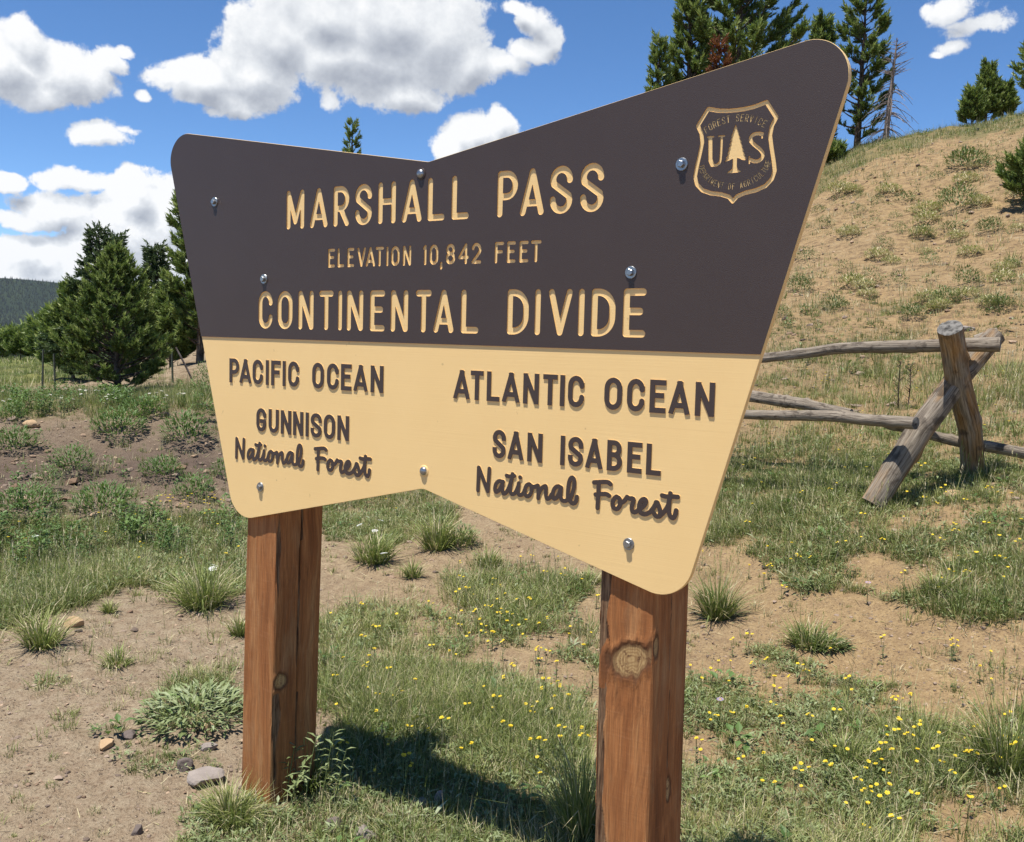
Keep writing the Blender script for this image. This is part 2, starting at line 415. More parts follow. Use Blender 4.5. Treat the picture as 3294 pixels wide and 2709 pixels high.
_DG = np.concatenate([np.linspace(0, 45, 181), np.geomspace(47, 9000, 60)])
_ZG = np.array([np.interp(_DG, c[1], c[2]) for c in COLS])
for _ in range(2):                                   # soften the kinks
    k = _ZG.copy(); k[:, 1:-1] = (_ZG[:, :-2] + 2 * _ZG[:, 1:-1] + _ZG[:, 2:]) / 4; _ZG = k

def base_z(x, y):
    dx, dy = x - CAM[0], y - CAM[1]
    d = np.hypot(dx, dy); a = np.arctan2(dx, dy)
    flat_ = np.interp(d, [0, 12, 90, 400, 1500, 9000], [0, 0, -1, -60, -240, -420])
    # position between columns
    ac = np.clip(a, _ba[0], _ba[-1])
    i = np.clip(np.searchsorted(_ba, ac) - 1, 0, len(_ba) - 2)
    t = (ac - _ba[i]) / (_ba[i + 1] - _ba[i]); t = t * t * (3 - 2 * t) * .5 + t * .5
    fi = np.interp(d, _DG, np.arange(len(_DG))); j = np.minimum(fi.astype(int), len(_DG) - 2); u = fi - j
    def col(ii): return _ZG[ii, j] * (1 - u) + _ZG[ii, j + 1] * u
    z = col(i) * (1 - t) + col(i + 1) * t
    off = np.maximum(np.abs(a - ac), 0)
    k = np.clip(off / R(70), 0, 1); k = k * k * (3 - 2 * k)
    return z * (1 - k) + flat_ * k
def bump_amp(d): return np.interp(d, [0, 4, 8, 12, 40, 100, 1000], [.010, .014, .035, .06, .16, .1, 8.0])
def ground_z(x, y):
    x = np.asarray(x, float); y = np.asarray(y, float)
    d = np.hypot(x - CAM[0], y - CAM[1])
    z = base_z(x, y)
    z = z + bump_amp(d) * fbm(x * .9, y * .9, 3.3, 3) + .35 * bump_amp(d) * fbm(x * 4.5, y * 4.5, 9.1, 2)
    return z
def fine_z(x, y):
    """clods and small scrapes, only for the sheet itself"""
    n = fbm(x * 17, y * 17, 1.7, 3, .6); c = np.clip(fbm(x * 34, y * 34, 5.2, 2) - .25, 0, 1)
    return .0065 * n + .013 * c
def view_xy(x, y, z):
    v = np.stack([x - CAM[0], y - CAM[1], z - CAM[2]], -1)
    f = v @ RF; f = np.where(f < .05, .05, f)
    return (1647 + 3200 * (v @ RX) / f) / 1.5604, (1354.5 - 3200 * (v @ RU) / f) / 1.5604

def inpoly(px, py, poly):
    c = np.zeros(px.shape, bool); n = len(poly)
    for i in range(n):
        x0, y0 = poly[i]; x1, y1 = poly[(i + 1) % n]
        if y0 == y1: continue
        s = ((y0 > py) != (y1 > py)) & (px < (x1 - x0) * (py - y0) / (y1 - y0) + x0)
        c ^= s
    return c
# where the plants grow: outlines on the ground (as seen in the view), cover
COVER = [
 ([(-900,1075),(0,1085),(300,1062),(520,1050),(520,1200),(420,1245),(250,1210),(130,1262),(0,1300),(-900,1380)], .92),
 ([(655,1290),(760,1240),(900,1222),(955,1185),(1060,1150),(1140,1195),(1240,1190),(1240,1400),(1250,1900),(560,1900),(640,1560),(760,1500),(700,1440),(655,1460)], .66),
 ([(690,1480),(900,1440),(1240,1470),(1240,1660),(1000,1660),(660,1640),(480,1700),(340,1740),(360,1660),(520,1600)], .9),
 ([(1410,1345),(1560,1330),(1720,1395),(1900,1425),(2111,1500),(2500,1560),(2500,1900),(1400,1900)], .80),
 ([(1425,1060),(1480,930),(1560,860),(2000,850),(2500,860),(2500,1290),(2111,1290),(1980,1280),(1750,1200),(1640,1215),(1540,1130),(1430,1140)], .86),
 ([(1540,860),(1570,740),(1700,700),(2000,740),(2500,780),(2500,860)], .62),
 ([(1570,740),(1600,650),(1750,640),(1900,690),(1980,730),(1700,710)], .40),
 ([(-900,800),(0,825),(430,795),(480,840),(470,880),(300,860),(0,870),(-900,870)], .85),
 ([(-900,870),(0,870),(300,860),(470,880),(500,1060),(300,1070),(0,1090),(-900,1090)], .15),
 ([(-900,600),(0,735),(330,735),(340,775),(90,795),(0,803),(-900,840)], .95),
 ([(655,1000),(915,990),(935,1080),(800,1125),(655,1115)], .75),
 ([(1670,420),(1690,330),(1800,285),(2111,228),(2500,150),(2500,200),(2111,262),(1930,295),(1800,330),(1700,400)], .85),
 ([(480,1640),(640,1620),(1240,1640),(1240,1950),(300,1950),(350,1740)], .93),
 ([(175,1398),(245,1392),(262,1436),(170,1444)], .6), ([(120,1466),(275,1455),(290,1492),(128,1500)], .6), ([(60,1395),(130,1400),(120,1430),(50,1425)], .5), ([(230,1545),(420,1530),(430,1590),(240,1600)], .35),
 ([(430,760),(900,700),(1560,690),(1480,930),(1420,1000),(915,985),(655,1000),(470,1000)], .62),
 ([(430,400),(1600,400),(1560,690),(900,700),(430,760)], .34),
 ([(330,1500),(380,1400),(500,1370),(500,1490)], .55),
 ([(-900,1530),(0,1530),(130,1560),(100,1640),(0,1680),(-900,1700)], .30),
]
def cover(x, y, z):
    px, py = view_xy(x, y, z)
    n = fbm(x * 2.2, y * 2.2, 8.8, 3)
    d = np.hypot(x - CAM[0], y - CAM[1])
    wob = np.interp(d, [2, 8, 30], [34, 18, 8])
    qx = px + wob * 1.6 * fbm(x * 1.7, y * 1.7, 2.2, 3); qy = py + wob * fbm(x * 1.7, y * 1.7, 6.6, 3)
    c = np.full(px.shape, .035)
    hill = (py < 700) & (px > 560)
    c = np.where(hill, .26, c)
    for poly, v in COVER:
        c = np.where(inpoly(qx, qy, poly), np.maximum(c, v), c)
    n2 = fbm(x * 5.5, y * 5.5, 2.8, 2)
    near = np.clip(1.4 - d / 11, 0, 1)
    gap = np.clip(.5 + 1.7 * (n + .55 * n2 + .16), 0, 1)
    c = np.where((c > .1) & (c < .9), c * (1 - near * (1 - gap)), c)
    return np.clip(c * (1 + .35 * n * (c < .9)), 0, 1)

def build_ground():
    a_lo, a_hi = R(-65), R(-3)
    ang = np.concatenate([np.linspace(R(-180), a_lo, 32, endpoint=False), np.linspace(a_lo, a_hi, 440, endpoint=False), np.linspace(a_hi, R(180), 32, endpoint=False)])
    rad = np.concatenate([np.linspace(.25, 2.0, 8, endpoint=False), np.geomspace(2.0, 14, 310, endpoint=False), np.geomspace(14, 60, 100, endpoint=False), np.geomspace(60, 9000, 46)])
    A, D = np.meshgrid(ang, rad)
    X = CAM[0] + D * np.sin(A); Y = CAM[1] + D * np.cos(A)
    Z = ground_z(X, Y) + np.where(D < 16, fine_z(X, Y), 0)
    nr, na = X.shape
    V = np.stack([X, Y, Z], -1).reshape(-1, 3)
    i = np.arange(nr - 1)[:, None] * na; j = np.arange(na)[None, :]; j2 = (j + 1) % na
    Q = np.stack([i + j, i + na + j, i + na + j2, i + j2], -1).reshape(-1, 4)
    V = np.vstack([V, [CAM[0], CAM[1], float(ground_z(CAM[0], CAM[1]))]])
    fan = np.stack([np.full(na, len(V) - 1), np.arange(na), (np.arange(na) + 1) % na], -1)
    cv = cover(V[:, 0], V[:, 1], V[:, 2])
    px, py = view_xy(V[:, 0], V[:, 1], V[:, 2])
    d = np.hypot(V[:, 0] - CAM[0], V[:, 1] - CAM[1])
    # kind of soil: 0 grey-brown on the left, 1 orange earth on the right and on the hill
    a = np.arctan2(V[:, 0] - CAM[0], V[:, 1] - CAM[1])
    soil = np.clip((a - R(-52)) / R(34), 0, 1) + .25 * fbm(V[:, 0] * .5, V[:, 1] * .5, 4.4, 3) * np.clip(d / 6, 0, 1)
    soil = np.where((d > 60), 0, soil)
    bank = np.clip(1 - np.abs(d - 9.6) / 2.2, 0, 1) * np.clip((R(-48) - a) / R(4), 0, 1)
    me = mesh_np('ground', V, [Q, fan], MAT_GROUND, None, True, {'cover': cv, 'soil': soil, 'bank': bank, 'dist': d})
    tag(obj('ground', me), 'sandy ground rising into a bank on the left and a bare hill on the right', kind='structure')

def m_ground(bb):
    v = oc(bb)
    att = lambda n_: bb.n('ShaderNodeAttribute', attribute_name=n_).outputs['Fac']
    soil, cov_, bank, dist = att('soil'), att('cover'), att('bank'), att('dist')
    n1 = noise(bb, v, 1.3, 5, .6); n2 = noise(bb, v, 14, 6, .62); n3 = noise(bb, v, 70, 4, .6); n4 = noise(bb, v, 260, 2)
    left = bb.mix(n1, c4(.262, .206, .138), c4(.390, .312, .213))
    right = bb.mix(n1, c4(.280, .188, .088), c4(.428, .300, .152))
    col = bb.mix(soil, left, right)
    col = bb.mix(bb.n('ShaderNodeMapRange', {0: n2, 1: .38, 2: .66}).outputs[0], bb.mix(.5, col, c4(.18, .115, .07)), col)
    col = bb.mix(bb.n('ShaderNodeMapRange', {0: n3, 1: .55, 2: .75, 4: .55}).outputs[0], col, bb.mix(soil, c4(.44, .36, .26), c4(.50, .39, .24)))
    dk = bb.n('ShaderNodeMapRange', {0: n3, 1: .45, 2: .33, 4: .75}).outputs[0]
    col = bb.mix(dk, col, c4(.115, .075, .050))
    vo = bb.n('ShaderNodeTexVoronoi', {'Vector': v, 'Scale': 48.0})
    sp = bb.m('MULTIPLY', bb.n('ShaderNodeMapRange', {0: vo.outputs['Distance'], 1: .28, 2: .18}).outputs[0], bb.n('ShaderNodeMapRange', {0: noise(bb, v, 5.0, 3), 1: .5, 2: .6}).outputs[0])
    col = bb.mix(bb.m('MULTIPLY', sp, .7), col, bb.mix(bb.n('ShaderNodeSeparateColor', {0: vo.outputs['Color']}).outputs[0], c4(.10, .07, .055), c4(.48, .38, .28)))
    hill_ = bb.n('ShaderNodeMapRange', {0: dist, 1: 9, 2: 14}).outputs[0]
    hs = noise(bb, bb.v('MULTIPLY', v, (1, 1, 2.5)), 5.5, 7, .68)
    col = bb.mix(bb.m('MULTIPLY', hill_, bb.n('ShaderNodeMapRange', {0: hs, 1: .50, 2: .40, 4: .8}).outputs[0]), col, c4(.15, .10, .06))
    col = bb.mix(bb.m('MULTIPLY', hill_, bb.n('ShaderNodeMapRange', {0: hs, 1: .56, 2: .70, 4: .6}).outputs[0]), col, c4(.33, .27, .18))
    col = bb.mix(bank, col, bb.mix(n2, c4(.075, .052, .040), c4(.155, .115, .090)))
    # litter and low growth under the plants
    under = bb.mix(n3, c4(.10, .085, .040), c4(.19, .155, .085))
    col = bb.mix(bb.m('MULTIPLY', bb.n('ShaderNodeMapRange', {0: cov_, 1: .2, 2: .9}).outputs[0], .55), col, under)
    # turf of the meadow where single blades are too small to build
    mead = bb.mix(bb.n('ShaderNodeMapRange', {0: noise(bb, bb.v('MULTIPLY', v, (.06, .25, .1)), 3, 5, .6), 1: .35, 2: .65}).outputs[0], c4(.075, .115, .035), c4(.20, .19, .065))
    col = bb.mix(bb.m('MULTIPLY', bb.n('ShaderNodeMapRange', {0: dist, 1: 16, 2: 26}).outputs[0], bb.m('MULTIPLY', bb.n('ShaderNodeMapRange', {0: cov_, 1: .4, 2: .7}).outputs[0], bb.n('ShaderNodeMapRange', {0: soil, 1: .5, 2: .8, 3: 1.0, 4: .25}).outputs[0])), col, mead)
    col = bb.mix(bb.n('ShaderNodeMapRange', {0: dist, 1: 120, 2: 200}).outputs[0], col, c4(.03, .045, .02))
    h = bb.m('ADD', bb.m('MULTIPLY', n2, 1.0), bb.m('ADD', bb.m('MULTIPLY', n3, .5), bb.m('MULTIPLY', n4, .18)))
    h = bb.m('ADD', h, bb.m('MULTIPLY', sp, .35))
    out(bb, P(bb, col, .95, bump(bb, h, 1.0, .032), .1))
MAT_GROUND = mat('ground', m_ground)
build_ground()

# ---- the forested mountain across the valley
def build_hills():
    specs = [('mountain', 4300, [(-900, 640), (-500, 600), (-150, 578), (0, 573), (60, 577), (150, 586), (260, 592), (420, 600), (600, 612), (900, 640), (1500, 660), (2111, 690), (3000, 660)], 700, 'dark forested mountain across the valley'),
             ('far_ridge', 1900, [(-900, 640), (-300, 668), (-60, 672), (0, 672), (40, 676), (80, 694), (130, 712), (200, 740), (500, 800)], 500, 'green forested ridge below the mountain'),
             ('near_ridge', 700, [(-900, 720), (-200, 712), (0, 704), (60, 694), (120, 690), (250, 690), (500, 700), (900, 720)], 260, 'wooded slope at the edge of the meadow')]
    trees = []
    for name, dist, line, depth, lab in specs:
        xs = np.linspace(line[0][0], line[-1][0], 420)
        ys = np.interp(xs, [l[0] for l in line], [l[1] for l in line])
        dirs = np.array([at(x, y, dist) for x, y in zip(xs, ys)])
        hd = dirs[:, :2] - CAM[:2]; hd /= np.linalg.norm(hd, axis=1)[:, None]
        rows = 40; V = []
        for r_ in range(rows):
            t = r_ / (rows - 1)
            dd_ = dist - depth * 1.6 * (1 - t) if t < 1 else dist
            XY = CAM[:2] + hd * dd_
            zl = -dist * .085 - 5
            prof_ = t ** 1.15
            z = zl + (dirs[:, 2] - zl) * prof_
            z = z + fbm(XY[:, 0] / 260, XY[:, 1] / 260, 1, 4) * dist * .012 * math.sin(math.pi * min(t * 1.02, 1)) 
            V.append(np.column_stack([XY, z]))
        XY = CAM[:2] + hd * (dist + depth)
        V.append(np.column_stack([XY, dirs[:, 2] - dist * .05]))
        V = np.array(V); nr, nc = V.shape[:2]
        i = np.arange(nr - 1)[:, None] * nc; j = np.arange(nc - 1)[None, :]
        Q = np.stack([i + j, i + j + 1, i + nc + j + 1, i + nc + j], -1).reshape(-1, 4)
        o = obj(name, mesh_np(name, V.reshape(-1, 3), Q, MAT_MOUNTAIN, None, True)); tag(o, lab, kind='structure')
        # trees of its forest
        sel = np.where((xs > -160) & (xs < 520))[0]
        N = {4300: 16000, 1900: 4500, 700: 900}[dist]
        u = rng.random(N) * (len(sel) - 2) + sel[0]; w = (rng.random(N) ** .7) * (rows - 1.001)
        iu, iw = u.astype(int), w.astype(int); fu, fw = (u - iu)[:, None], (w - iw)[:, None]
        pos = (V[iw, iu] * (1 - fu) + V[iw, iu + 1] * fu) * (1 - fw) + (V[iw + 1, iu] * (1 - fu) + V[iw + 1, iu + 1] * fu) * fw
        dens_ = fbm(pos[:, 0] / 300, pos[:, 1] / 300, 7, 3)
        keep = dens_ > -.7
        trees.append((pos[keep], {4300: 10, 1900: 9, 700: 6.5}[dist]))
    mb = MB()
    for pos, h in trees:
        n = len(pos); hh = h * rng.uniform(.55, 1.25, n); rr = hh * rng.uniform(.16, .26, n)
        th = rng.random(n)[:, None] * 6.28 + np.arange(4)[None, :] * (2 * np.pi / 4)
        ring = pos[:, None, :] + np.stack([rr[:, None] * np.cos(th), rr[:, None] * np.sin(th), np.zeros((n, 4))], -1)
        tip = pos + np.column_stack([np.zeros(n), np.zeros(n), hh])
        V = np.concatenate([ring, tip[:, None, :]], 1).reshape(-1, 3)
        k = np.arange(n)[:, None] * 5
        F = np.concatenate([np.stack([k[:, 0] + q, k[:, 0] + (q + 1) % 4, k[:, 0] + 4], -1) for q in range(4)])
        mb.add(V, F, 0, np.repeat(rng.random(n) * .8, 5))
    o = obj('forest', mb.mesh('forest', [MAT_FARFOREST])); tag(o, 'dark conifer forest covering the mountain and ridges across the valley', 'forest', kind='stuff')
def m_mtn(bb):
    n = noise(bb, oc(bb), .004, 8, .65)
    n2 = noise(bb, oc(bb), .05, 4, .7)
    col = bb.mix(n2, c4(.010, .018, .011), c4(.028, .042, .022))
    col = bb.mix(bb.n('ShaderNodeMapRange', {0: n, 1: .52, 2: .62, 4: .4}).outputs[0], col, c4(.045, .060, .028))
    out(bb, P(bb, col, .95, None, .05))
MAT_MOUNTAIN = mat('forested_slope', m_mtn)
MAT_FARFOREST = leafmat('far_conifers', [(0, (.010, .019, .011)), (1, (.028, .042, .020))], 0.0, .9)
build_hills()

# ================================================================== THE SIGN
ZD = 1.60                      # height of the line between brown and tan
SIGN = bpy.data.objects.new('forest_sign', None); COL.objects.link(SIGN)
tag(SIGN, 'large brown and tan forest sign with routed lettering on two reddish timber posts', 'sign')
CORN = [((-.8394, -.6293), .095), ((0, -.4257), .055), ((.8394, -.6293), .095), ((1.22, .7236), .088), ((0, .5204), .03), ((-1.22, .7236), .088)]
def outline(inset, n=18):
    pts = [np.array(c[0]) for c in CORN]; N = len(pts)
    lines = []
    for i in range(N):
        a, b_ = pts[i], pts[(i + 1) % N]; t = (b_ - a) / np.linalg.norm(b_ - a); nrm = np.array([-t[1], t[0]])  # interior on the left
        lines.append((a + nrm * inset, t))
    res = []
    for i in range(N):
        (p0, t0), (p1, t1) = lines[i - 1], lines[i]
        A_ = np.array([t0, -t1]).T; s = np.linalg.solve(A_, p1 - p0); c = p0 + t0 * s[0]
        cr = t0[0] * t1[1] - t0[1] * t1[0]
        r = CORN[i][1] - inset if cr > 0 else CORN[i][1] + inset
        half = math.acos(np.clip(np.dot(-t0, t1), -1, 1)) / 2
        tl = r / math.tan(half)
        bis = (t1 - t0); bis /= np.linalg.norm(bis); cen = c + bis * r / math.sin(half)
        s0, s1 = c - t0 * tl, c + t1 * tl
        a0 = math.atan2(*(s0 - cen)[::-1]); a1 = math.atan2(*(s1 - cen)[::-1])
        da = (a1 - a0 + math.pi) % (2 * math.pi) - math.pi
        for k in range(n + 1):
            aa = a0 + da * k / n; res.append(cen + r * np.array([math.cos(aa), math.sin(aa)]))
    # points where the colour changes
    out_ = []
    for i in range(len(res)):
        a, b_ = res[i], res[(i + 1) % len(res)]; out_.append(a)
        if (a[1] < 0) != (b_[1] < 0): t = -a[1] / (b_[1] - a[1]); out_.append(np.array([a[0] + (b_[0] - a[0]) * t, 0.0]))
    return np.array(out_)

def cdt(polys):
    vs, fs = [], []
    for p in polys:
        p = [tuple(q) for q in p]
        ar = sum(p[i][0] * p[(i + 1) % len(p)][1] - p[(i + 1) % len(p)][0] * p[i][1] for i in range(len(p)))
        if ar < 0: p = p[::-1]
        fs.append(list(range(len(vs), len(vs) + len(p)))); vs += [Vector(q) for q in p]
    r = delaunay_2d_cdt(vs, [], fs, 0, 1e-6, True)
    V = np.array([tuple(v) for v in r[0]]); F = []; C_ = []
    for f, of in zip(r[2], r[5]):
        for k in range(1, len(f) - 1): F.append((f[0], f[k], f[k + 1])); C_.append(of)
    F = np.array(F)
    a = V[F[:, 1]] - V[F[:, 0]]; b_ = V[F[:, 2]] - V[F[:, 0]]
    flip = (a[:, 0] * b_[:, 1] - a[:, 1] * b_[:, 0]) < 0
    F[flip] = F[flip][:, ::-1]
    return V, F, C_
def bedges(F):
    e = set(); 
    for t in F:
        for k in range(3): e.add((int(t[k]), int(t[(k + 1) % 3])))
    return [x for x in e if (x[1], x[0]) not in e]
def loops_of(V, F):
    nx = {}
    for a, b_ in bedges(F): nx.setdefault(a, []).append(b_)
    L = []
    while nx:
        s = next(iter(nx)); c = s; l = []
        while c in nx:
            l.append(c); q = nx[c].pop(); 
            if not nx[c]: del nx[c]
            c = q
            if c == s: break
        if len(l) > 2: L.append([tuple(V[i]) for i in l])
    return L
def walls(V, E_, y0, y1, inward=False):
    """quads along directed boundary edges"""
    Q, P_ = [], []
    for a, b_ in E_:
        if inward: a, b_ = b_, a
        k = len(P_)
        P_ += [(V[a][0], y0, V[a][1]), (V[a][0], y1, V[a][1]), (V[b_][0], y1, V[b_][1]), (V[b_][0], y0, V[b_][1])]
        Q.append((k, k + 1, k + 2, k + 3))
    return np.array(P_), np.array(Q)
def lift(V, y): return np.column_stack([V[:, 0], np.full(len(V), y), V[:, 1]])

# ---- lettering: every glyph is drawn with a round or a flat cutter
def arc(cx, cy, rx, ry, a0, a1, n=10):
    return [(cx + rx * math.cos(R(a0 + (a1 - a0) * k / n)), cy + ry * math.sin(R(a0 + (a1 - a0) * k / n))) for k in range(n + 1)]
def glyph(ch, w, h, s):
    L, Rr, B, T = s / 2, w - s / 2, s / 2, h - s / 2
    cx = w / 2; rx = (Rr - L) / 2; ry = min(rx * 1.15, (T - B) / 2); M_ = h * .53
    if ch in 'OQ0': return [arc(cx, T - ry, rx, ry, 0, 180) + arc(cx, B + ry, rx, ry, 180, 360) + [(Rr, T - ry)]]
    if ch == 'C': return [[(Rr, h * .70)] + arc(cx, T - ry, rx, ry, 0, 180) + arc(cx, B + ry, rx, ry, 180, 360) + [(Rr, h * .30)]]
    if ch == 'G': return [[(Rr, h * .70)] + arc(cx, T - ry, rx, ry, 0, 180) + arc(cx, B + ry, rx, ry, 180, 360) + [(Rr, h * .45), (cx, h * .45)]]
    if ch == 'U': return [[(L, T)] + arc(cx, B + ry, rx, ry, 180, 360) + [(Rr, T)]]
    if ch == 'A': return [[(L, B), (cx - s * .02, T)], [(cx + s * .02, T), (Rr, B)], [(L + (cx - L) * .34, h * .27), (Rr - (Rr - cx) * .34, h * .27)]]
    if ch == 'M': return [[(L, B), (L, T)], [(L, T), (cx, B + h * .12)], [(cx, B + h * .12), (Rr, T)], [(Rr, T), (Rr, B)]]
    if ch == 'N': return [[(L, B), (L, T)], [(L + s * .1, T), (Rr - s * .1, B)], [(Rr, B), (Rr, T)]]
    if ch == 'V': return [[(L, T), (cx, B)], [(cx, B), (Rr, T)]]
    if ch == 'H': return [[(L, B), (L, T)], [(Rr, B), (Rr, T)], [(L, M_), (Rr, M_)]]
    if ch == 'L': return [[(L, T), (L, B)], [(L, B), (Rr, B)]]
    if ch == 'I': return [[(w / 2, B), (w / 2, T)]]
    if ch == '1': return [[(Rr, B), (Rr, T)], [(Rr, T), (L, T - h * .08)]]
    if ch == 'T': return [[(cx, B), (cx, T)], [(L, T), (Rr, T)]]
    if ch == 'E': return [[(L, B), (L, T)], [(L, T), (Rr, T)], [(L, B), (Rr, B)], [(L, M_), (Rr - w * .12, M_)]]
    if ch == 'F': return [[(L, B), (L, T)], [(L, T), (Rr, T)], [(L, M_), (Rr - w * .12, M_)]]
    rb = (T - M_) / 2 * 1.0
    r1 = min(Rr - L, (T - M_) / 2 + 1e-6)
    if ch in 'PR':
        lo = h * .44; q = (T - lo) / 2
        bowl = [(L, T), (Rr - q * .9, T)] + arc(Rr - q * .9, T - q, q * .9, q, 90, -90) + [(L, lo)]
        r_ = [[(L, B), (L, T)], bowl]
        if ch == 'R': r_.append([(L + (Rr - L) * .45, lo), (Rr, B)])
        return r_
    if ch == 'D':
        q = min(Rr - L, (T - B) / 2) * .78
        return [[(L, B), (L, T)], [(L, T), (Rr - q, T)] + arc(Rr - q, T - q, q, q, 90, 0) + arc(Rr - q, B + q, q, q, 0, -90) + [(L, B)]]
    if ch == 'B':
        q = (T - M_) / 2; q2 = (M_ - B) / 2
        return [[(L, B), (L, T)], [(L, T), (Rr - q, T)] + arc(Rr - q, T - q, q * .85, q, 90, -90) + [(L, M_)], [(L, M_), (Rr - q2, M_)] + arc(Rr - q2, B + q2, q2, q2, 90, -90) + [(L, B)]]
    if ch == 'S':
        ry = min(rx * 1.05, (T - B) * .25)
        return [[(Rr, T - ry * 1.05)] + arc(cx, T - ry, rx, ry, 0, 180) + [(L + rx * .10, T - ry - h * .085), (cx, h * .5), (Rr - rx * .10, B + ry + h * .085)] + arc(cx, B + ry, rx, ry, 0, -180) + [(L, B + ry * 1.05)]]
    if ch == '8':
        q = (T - M_) / 2; q2 = (M_ - B) / 2
        return [arc(cx, M_ + q, rx * .88, q, 0, 360, 16), arc(cx, B + q2, rx, q2, 0, 360, 16)]
    if ch == '4': return [[(Rr - w * .18, B), (Rr - w * .18, T)], [(Rr - w * .18, T), (L, h * .32)], [(L, h * .32), (Rr, h * .32)]]
    if ch == '2': return [arc(cx, T - ry, rx, ry, 165, -15) + [(Rr - rx * .35, h * .48), (L, B)], [(L, B), (Rr, B)]]
    if ch == ',': return [[(Rr, s * .4), (L, -h * .16)]]
    return []
def stroke_polys(lines, s, rnd=True):
    P_ = []
    for ln in lines:
        for k in range(len(ln) - 1):
            a, b_ = np.array(ln[k]), np.array(ln[k + 1]); d = b_ - a; l = np.linalg.norm(d)
            if l < 1e-7: continue
            t = d / l; n_ = np.array([-t[1], t[0]]) * s / 2
            e0 = a - t * s / 2 if (not rnd and k == 0) else a
            e1 = b_ + t * s / 2 if (not rnd and k == len(ln) - 2) else b_
            P_.append([e0 + n_, e0 - n_, e1 - n_, e1 + n_])
        for k in range(len(ln)):
            if not rnd and k in (0, len(ln) - 1): continue
            c = np.array(ln[k]); m_ = 14
            P_.append([c + s * .4995 * np.array([math.cos(2 * math.pi * q / m_ + .13), math.sin(2 * math.pi * q / m_ + .13)]) for q in range(m_)])
    return P_
def inside_any(V, F, polys):
    c = V[F].mean(1); k = np.zeros(len(F), int)
    for p in polys: k += inpoly(c[:, 0], c[:, 1], [tuple(q) for q in p])
    return k
def union(polys):
    V, F, C_ = cdt(polys)
    return V, F[inside_any(V, F, polys) > 0]

CAPTHK, FLOOR = 0.0012, 0.0031
HOLES = []; GLYPHS = []
def compact(V, F):
    u, inv = np.unique(F, return_inverse=True); return V[u], inv.reshape(F.shape)
def word(txt, ext, y0, y1, s, raised):
    for ch, (xa, xb) in zip(txt, ext):
        w = xb - xa; h = y1 - y0; st = min(s, w) if ch in 'I1' else s
        ln = [[(xa + p[0], y0 + p[1]) for p in l] for l in glyph(ch, w, h, st)]
        if raised and ch in 'ANVM':  # flat feet: trim to the line height
            pass
        V, F = compact(*union(stroke_polys(ln, st, not raised or ch in '')))
        if raised:
            V[:, 1] = np.clip(V[:, 1], y0, y1); V[:, 0] = np.clip(V[:, 0], xa - .001, xb + .001)
        GLYPHS.append((V, F, raised))
IN, RA = False, True
word('MARSHALL', [(-.588,-.507),(-.481,-.403),(-.378,-.311),(-.286,-.217),(-.192,-.122),(-.098,-.022),(.000,.063),(.088,.150)], .352, .474, .0185, IN)
word('PASS', [(.247,.315),(.323,.400),(.418,.488),(.511,.581)], .351, .475, .0185, IN)
word('ELEVATION', [(-.399,-.369),(-.358,-.329),(-.316,-.287),(-.275,-.239),(-.239,-.201),(-.200,-.166),(-.156,-.148),(-.137,-.104),(-.091,-.059)], .227, .2845, .0088, IN)
word('10,842', [(-.014,-.001),(.011,.043),(.050,.059),(.071,.105),(.116,.154),(.163,.197)], .227, .2845, .0088, IN)
word('FEET', [(.243,.274),(.284,.313),(.325,.355),(.362,.396)], .227, .2845, .0088, IN)
word('CONTINENTAL', [(-.719,-.651),(-.627,-.557),(-.530,-.461),(-.436,-.373),(-.353,-.336),(-.316,-.247),(-.219,-.158),(-.135,-.067),(-.038,.022),(.030,.104),(.130,.193)], .033, .1555, .0185, IN)
word('DIVIDE', [(.290,.361),(.381,.399),(.424,.498),(.517,.535),(.556,.627),(.649,.714)], .033, .1555, .0185, IN)
word('PACIFIC', [(-.865,-.816),(-.813,-.754),(-.747,-.697),(-.682,-.669),(-.656,-.612),(-.601,-.588),(-.575,-.525)], -.1525, -.0705, .0138, RA)
word('OCEAN', [(-.464,-.413),(-.398,-.348),(-.337,-.293),(-.283,-.225),(-.212,-.161)], -.1525, -.0705, .0138, RA)
word('GUNNISON', [(-.727,-.680),(-.667,-.619),(-.608,-.560),(-.550,-.504),(-.492,-.479),(-.469,-.420),(-.410,-.361),(-.350,-.301)], -.3095, -.2315, .0134, RA)
word('ATLANTIC', [(.109,.167),(.170,.214),(.227,.270),(.280,.338),(.350,.400),(.414,.459),(.468,.482),(.493,.542)], -.1535, -.0705, .0138, RA)
word('OCEAN', [(.603,.654),(.669,.718),(.733,.777),(.786,.842),(.856,.906)], -.1535, -.0705, .0138, RA)
word('SAN', [(.252,.296),(.304,.356),(.369,.417)], -.3105, -.2310, .0134, RA)
word('ISABEL', [(.475,.488),(.499,.545),(.553,.604),(.617,.661),(.676,.717),(.730,.771)], -.3105, -.2310, .0134, RA)
